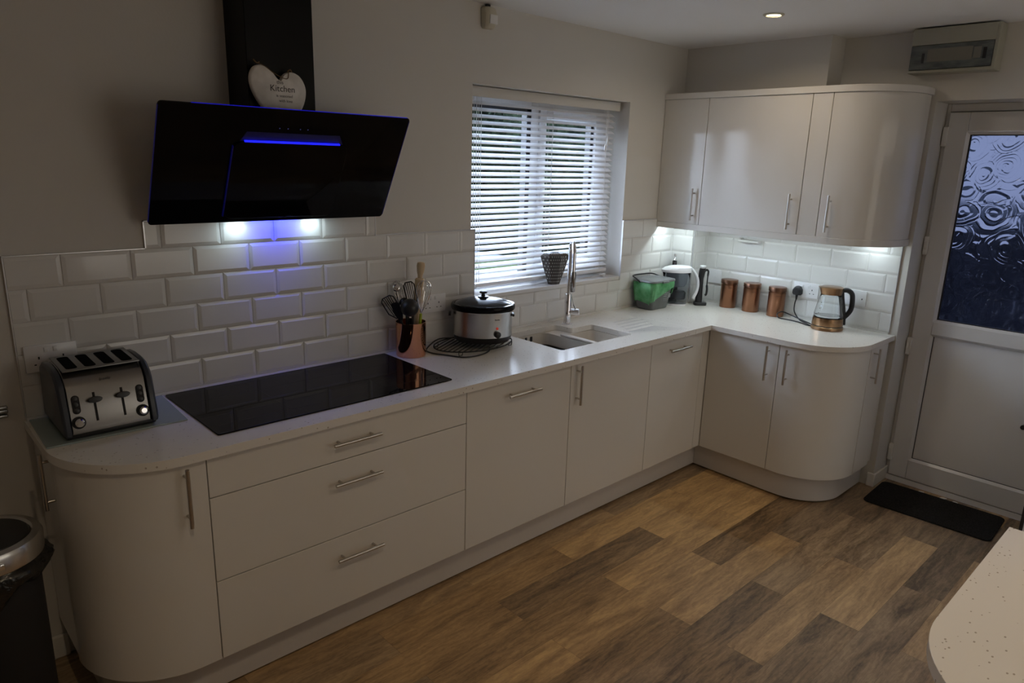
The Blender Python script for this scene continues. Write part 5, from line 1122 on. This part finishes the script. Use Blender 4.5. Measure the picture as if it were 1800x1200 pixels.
# ------------------------------------------------------------------ ceiling and wall fittings
for i, (x, y, pw) in enumerate(DOWNLIGHTS_AND_FILLS):
    if i == 0:
        dl = thing('downlight', 'round recessed ceiling spotlight, lit, above the corner of the worktops', 'ceiling light', (x, y, ZC))
        bm = B(); lathe(bm, [(0.046, -0.0005), (0.047, -0.003), (0.042, -0.006), (0.034, -0.0065), (0.031, -0.0035)], n=36, cap1=False); obj('bezel', bm, 'yellowish', dl)
        bm = B(); lathe(bm, [(0.0305, -0.0015), (0.0305, -0.0030)], n=30); obj('lamp_glass', bm, 'lamp_on', dl)
    else:
        dup(dl, (x, y, ZC), 0, ('added unseen ceiling fill light above the free-standing worktop by the back door', 'added unseen ceiling fill light in the middle of the room', 'added unseen ceiling fill light nearest the bin end of the room')[i - 1])  # fittings for the added fill lamps
ps = thing('motion_sensor', 'aged cream alarm motion sensor high on the wall just under the ceiling', 'sensor', (2.842, -0.002, 2.285))
bm = B(); R = []
for z, w, d_ in ((2.288, 0.024, 0.030), (2.300, 0.030, 0.042), (2.345, 0.033, 0.050), (2.372, 0.033, 0.040), (2.378, 0.028, 0.030)):
    R.append([(2.842 - w, -0.001, z), (2.842 - w, -d_ * 0.7, z), (2.842 - w * 0.6, -d_, z), (2.842 + w * 0.6, -d_, z), (2.842 + w, -d_ * 0.7, z), (2.842 + w, -0.001, z)])
ring_loft(bm, R); wobj('sensor_case', bm, 'yellowish', ps, bev=0.003)
bm = B(); box(bm, 2.822, 2.866, -0.053, -0.046, 2.306, 2.344, 0.003); wobj('sensor_lens', bm, 'white', ps)
bm = B(); box(bm, 2.832, 2.850, -0.020, -0.001, 2.376, 2.390, 0.002); wobj('bracket', bm, 'black', ps)
# fuse box
fb = thing('consumer_unit', 'aged sage-cream fuse box with smoked flap high on the wall above the door', 'fuse box', (4.55, -1.40, 2.19))
fy0, fy1, fz0, fz1, fx = -1.592, -1.228, 2.183, 2.386, 4.505
bm = B(); box(bm, fx + 0.012, X1 - 0.001, fy0, fy1, fz0, fz1); wobj('casing', bm, 'sage', fb, bev=0.004)
bm = B(); box(bm, fx, fx + 0.014, fy0 + 0.012, fy1 - 0.001, 2.310, fz1 - 0.002, 0.002); wobj('upper_cover', bm, 'sage', fb)
bm = B(); box(bm, fx, fx + 0.014, fy0 + 0.0005, fy0 + 0.014, fz0 + 0.001, fz1 - 0.002, 0.002); box(bm, fx, fx + 0.014, fy0 + 0.012, fy1, fz0 + 0.001, 2.196, 0.002); wobj('lower_cover', bm, 'sage', fb)
bm = B(); box(bm, fx - 0.001, fx + 0.011, fy0 + 0.016, fy1 - 0.002, 2.199, 2.308, 0.002); wobj('smoked_flap', bm, 'smoke', fb)
bm = B(); box(bm, fx - 0.0025, fx - 0.001, -1.495, -1.305, 2.232, 2.290); wobj('breaker_label', bm, mat('label_card', (0.20, 0.19, 0.155), 0.5), fb, smooth=False)
bm = B(); box(bm, fx - 0.003, fx - 0.001, -1.292, -1.282, 2.228, 2.272); wobj('switch_slot', bm, 'gasket', fb, smooth=False)
bm = B(); box(bm, fx - 0.003, fx - 0.001, -1.552, -1.538, 2.232, 2.280); wobj('switch_slot', bm, 'gasket', fb, smooth=False)
bm = B(); box(bm, fx - 0.0025, fx - 0.001, -1.530, -1.500, 2.236, 2.285); wobj('breaker', bm, mat('breaker_grey', (0.19, 0.185, 0.16), 0.5), fb, smooth=False)
# pale rail end on the wall at far left
bm = B(); box(bm, 0.70, 0.884, -0.016, -0.001, 0.926, 0.936, 0.003); box(bm, 0.70, 0.884, -0.012, -0.001, 0.912, 0.924, 0.002); box(bm, 0.70, 0.882, -0.020, -0.001, 0.900, 0.910, 0.003)
o = obj('wall_rail', bm, 'steel'); tag(o, 'end of a pale double rail on the wall left of the toaster', 'rail'); center_origin(o, (0.79, 0, 0.90))

# ------------------------------------------------------------------ door mat and scraps
mt = thing('door_mat', 'black rectangular door mat with rounded corners lying before the back door', 'mat', (4.563, -1.670, 0), math.radians(2))
bm = B(); prism(bm, rrect(-0.172, 0.172, -0.297, 0.297, 0.035, 6), 0.0005, 0.008); obj('mat_pile', bm, 'mat', mt, bev=0.003)
for i, (x, y, r_, s) in enumerate(((4.752, -1.560, 0.3, 1.0), (4.757, -1.665, 0.8, 1.3), (4.754, -1.725, -0.4, 1.0))):
    bm = B(); pts_ = [((0.006 + 0.004 * ((k * 7 + i * 3) % 4) / 3) * s * math.cos(k * PI / 4), (0.012 + 0.006 * ((k * 5 + i) % 3) / 2) * s * math.sin(k * PI / 4)) for k in range(8)]
    prism(bm, pts_, 0.0, 0.0015); o = obj('paper_scrap', bm, 'white'); o.location = (x, y, 0.0005); o.rotation_euler = (0, 0.05, r_)
    tag(o, ('torn white scrap on the floor by the door mat, nearest the skirting corner', 'largest torn white scrap beside the door mat, between the other two', 'torn white scrap by the mat, furthest from the skirting corner')[i], 'scrap')

# ------------------------------------------------------------------ bin
bn = thing('kitchen_bin', 'tall round black bin with brushed steel rim and liner bag at the far left', 'bin', (0.737, -0.380, 0))
bm = B(); lathe(bm, [(0.118, 0.0005), (0.122, 0.01), (0.124, 0.60), (0.124, 0.63)], n=48); obj('bin_body', bm, 'blackmatt', bn)
bm = B(); lathe(bm, [(0.132, 0.634), (0.141, 0.638), (0.142, 0.680), (0.136, 0.692), (0.118, 0.696), (0.111, 0.690)], n=56, cap0=True, cap1=False); obj('steel_rim', bm, 'steel', bn)
bm = B(); lathe(bm, [(0.1108, 0.6895), (0.108, 0.694), (0.06, 0.700), (0.001, 0.702)], n=48, cap0=False); obj('flap_lid', bm, 'black', bn)
bm = B(); box(bm, -0.02, 0.03, -0.147, -0.138, 0.655, 0.672, 0.003); obj('catch', bm, 'chrome', bn)
bm = B(); rb_ = random.Random(11); G = []
for i in range(72):
    a = 2 * PI * i / 72; dp = 0.085 + 0.022 * math.sin(3 * a + 0.7) + 0.012 * math.sin(7 * a); c_ = []
    for r_ in range(8):
        f = r_ / 7; rad = 0.133 + 0.030 * math.sin(PI * f ** 0.8) * (0.75 + 0.3 * math.sin(5 * a + 1)) + 0.006 * rb_.uniform(-1, 1) * math.sin(PI * f) - 0.008 * f
        c_.append(bm.verts.new((rad * math.cos(a), rad * math.sin(a), 0.640 - dp * f)))
    G.append(c_)
for i in range(72):
    a, b = G[i], G[(i + 1) % 72]
    for r_ in range(7): bm.faces.new((a[r_], b[r_], b[r_ + 1], a[r_ + 1]))
obj('bin_liner', bm, 'binbag', bn, angle=70)

# ------------------------------------------------------------------ worktop in the foreground, right
pn = thing('peninsula_unit', 'white base unit under the speckled worktop in the right foreground', 'cupboard', (2.2, -2.6, 0))
bm = B(); prism(bm, dedupe(arc(2.06, -2.60, 0.265, 90, 180, 14) + [(1.795, -3.2), (2.575, -3.2), (2.575, -2.335)]), 0.15, 0.8445); wobj('unit_panel', bm, 'gloss', pn, bev=0.002)
bm = B(); prism(bm, dedupe(arc(2.06, -2.60, 0.215, 90, 180, 14) + [(1.845, -3.18), (2.53, -3.18), (2.53, -2.385)]), 0.0005, 0.149); wobj('unit_plinth', bm, 'plinth', pn)
bm = slab('worktop', dedupe([(2.604, -2.300)] + arc(2.050, -2.585, 0.285, 90, 180, 20) + [(1.765, -3.23), (2.604, -3.23)]), [], [], ZW, 0.028)
w3 = obj('worktop', bm, 'quartz', bev=0.003); tag(w3, 'speckled white worktop with curved corner in the right foreground', 'worktop'); center_origin(w3, (2.2, -2.7, ZW - 0.028))
# tall appliance just past the door, of which only a sliver shows
fz = thing('tall_fridge', 'sliver of a tall pale fridge with black edge at the right border by the door', 'fridge', (4.3, -2.45, 0))
bm = B(); box(bm, 4.06, 4.60, -2.72, -2.128, 0.03, 1.80, 0.004); wobj('fridge_cabinet', bm, 'upvc', fz)
bm = B(); box(bm, 4.045, 4.065, -2.728, -2.118, 0.0005, 1.81, 0.002); wobj('black_edge', bm, 'black', fz)
bm = B(); box(bm, 3.99, 4.04, -2.728, -2.138, 0.03, 1.80, 0.006); wobj('fridge_door', bm, 'upvc', fz)
# unneeded placeholder light removed
for o in [o for o in S.objects if o.name.startswith('hood_slot_lamp')]: bpy.data.objects.remove(o)
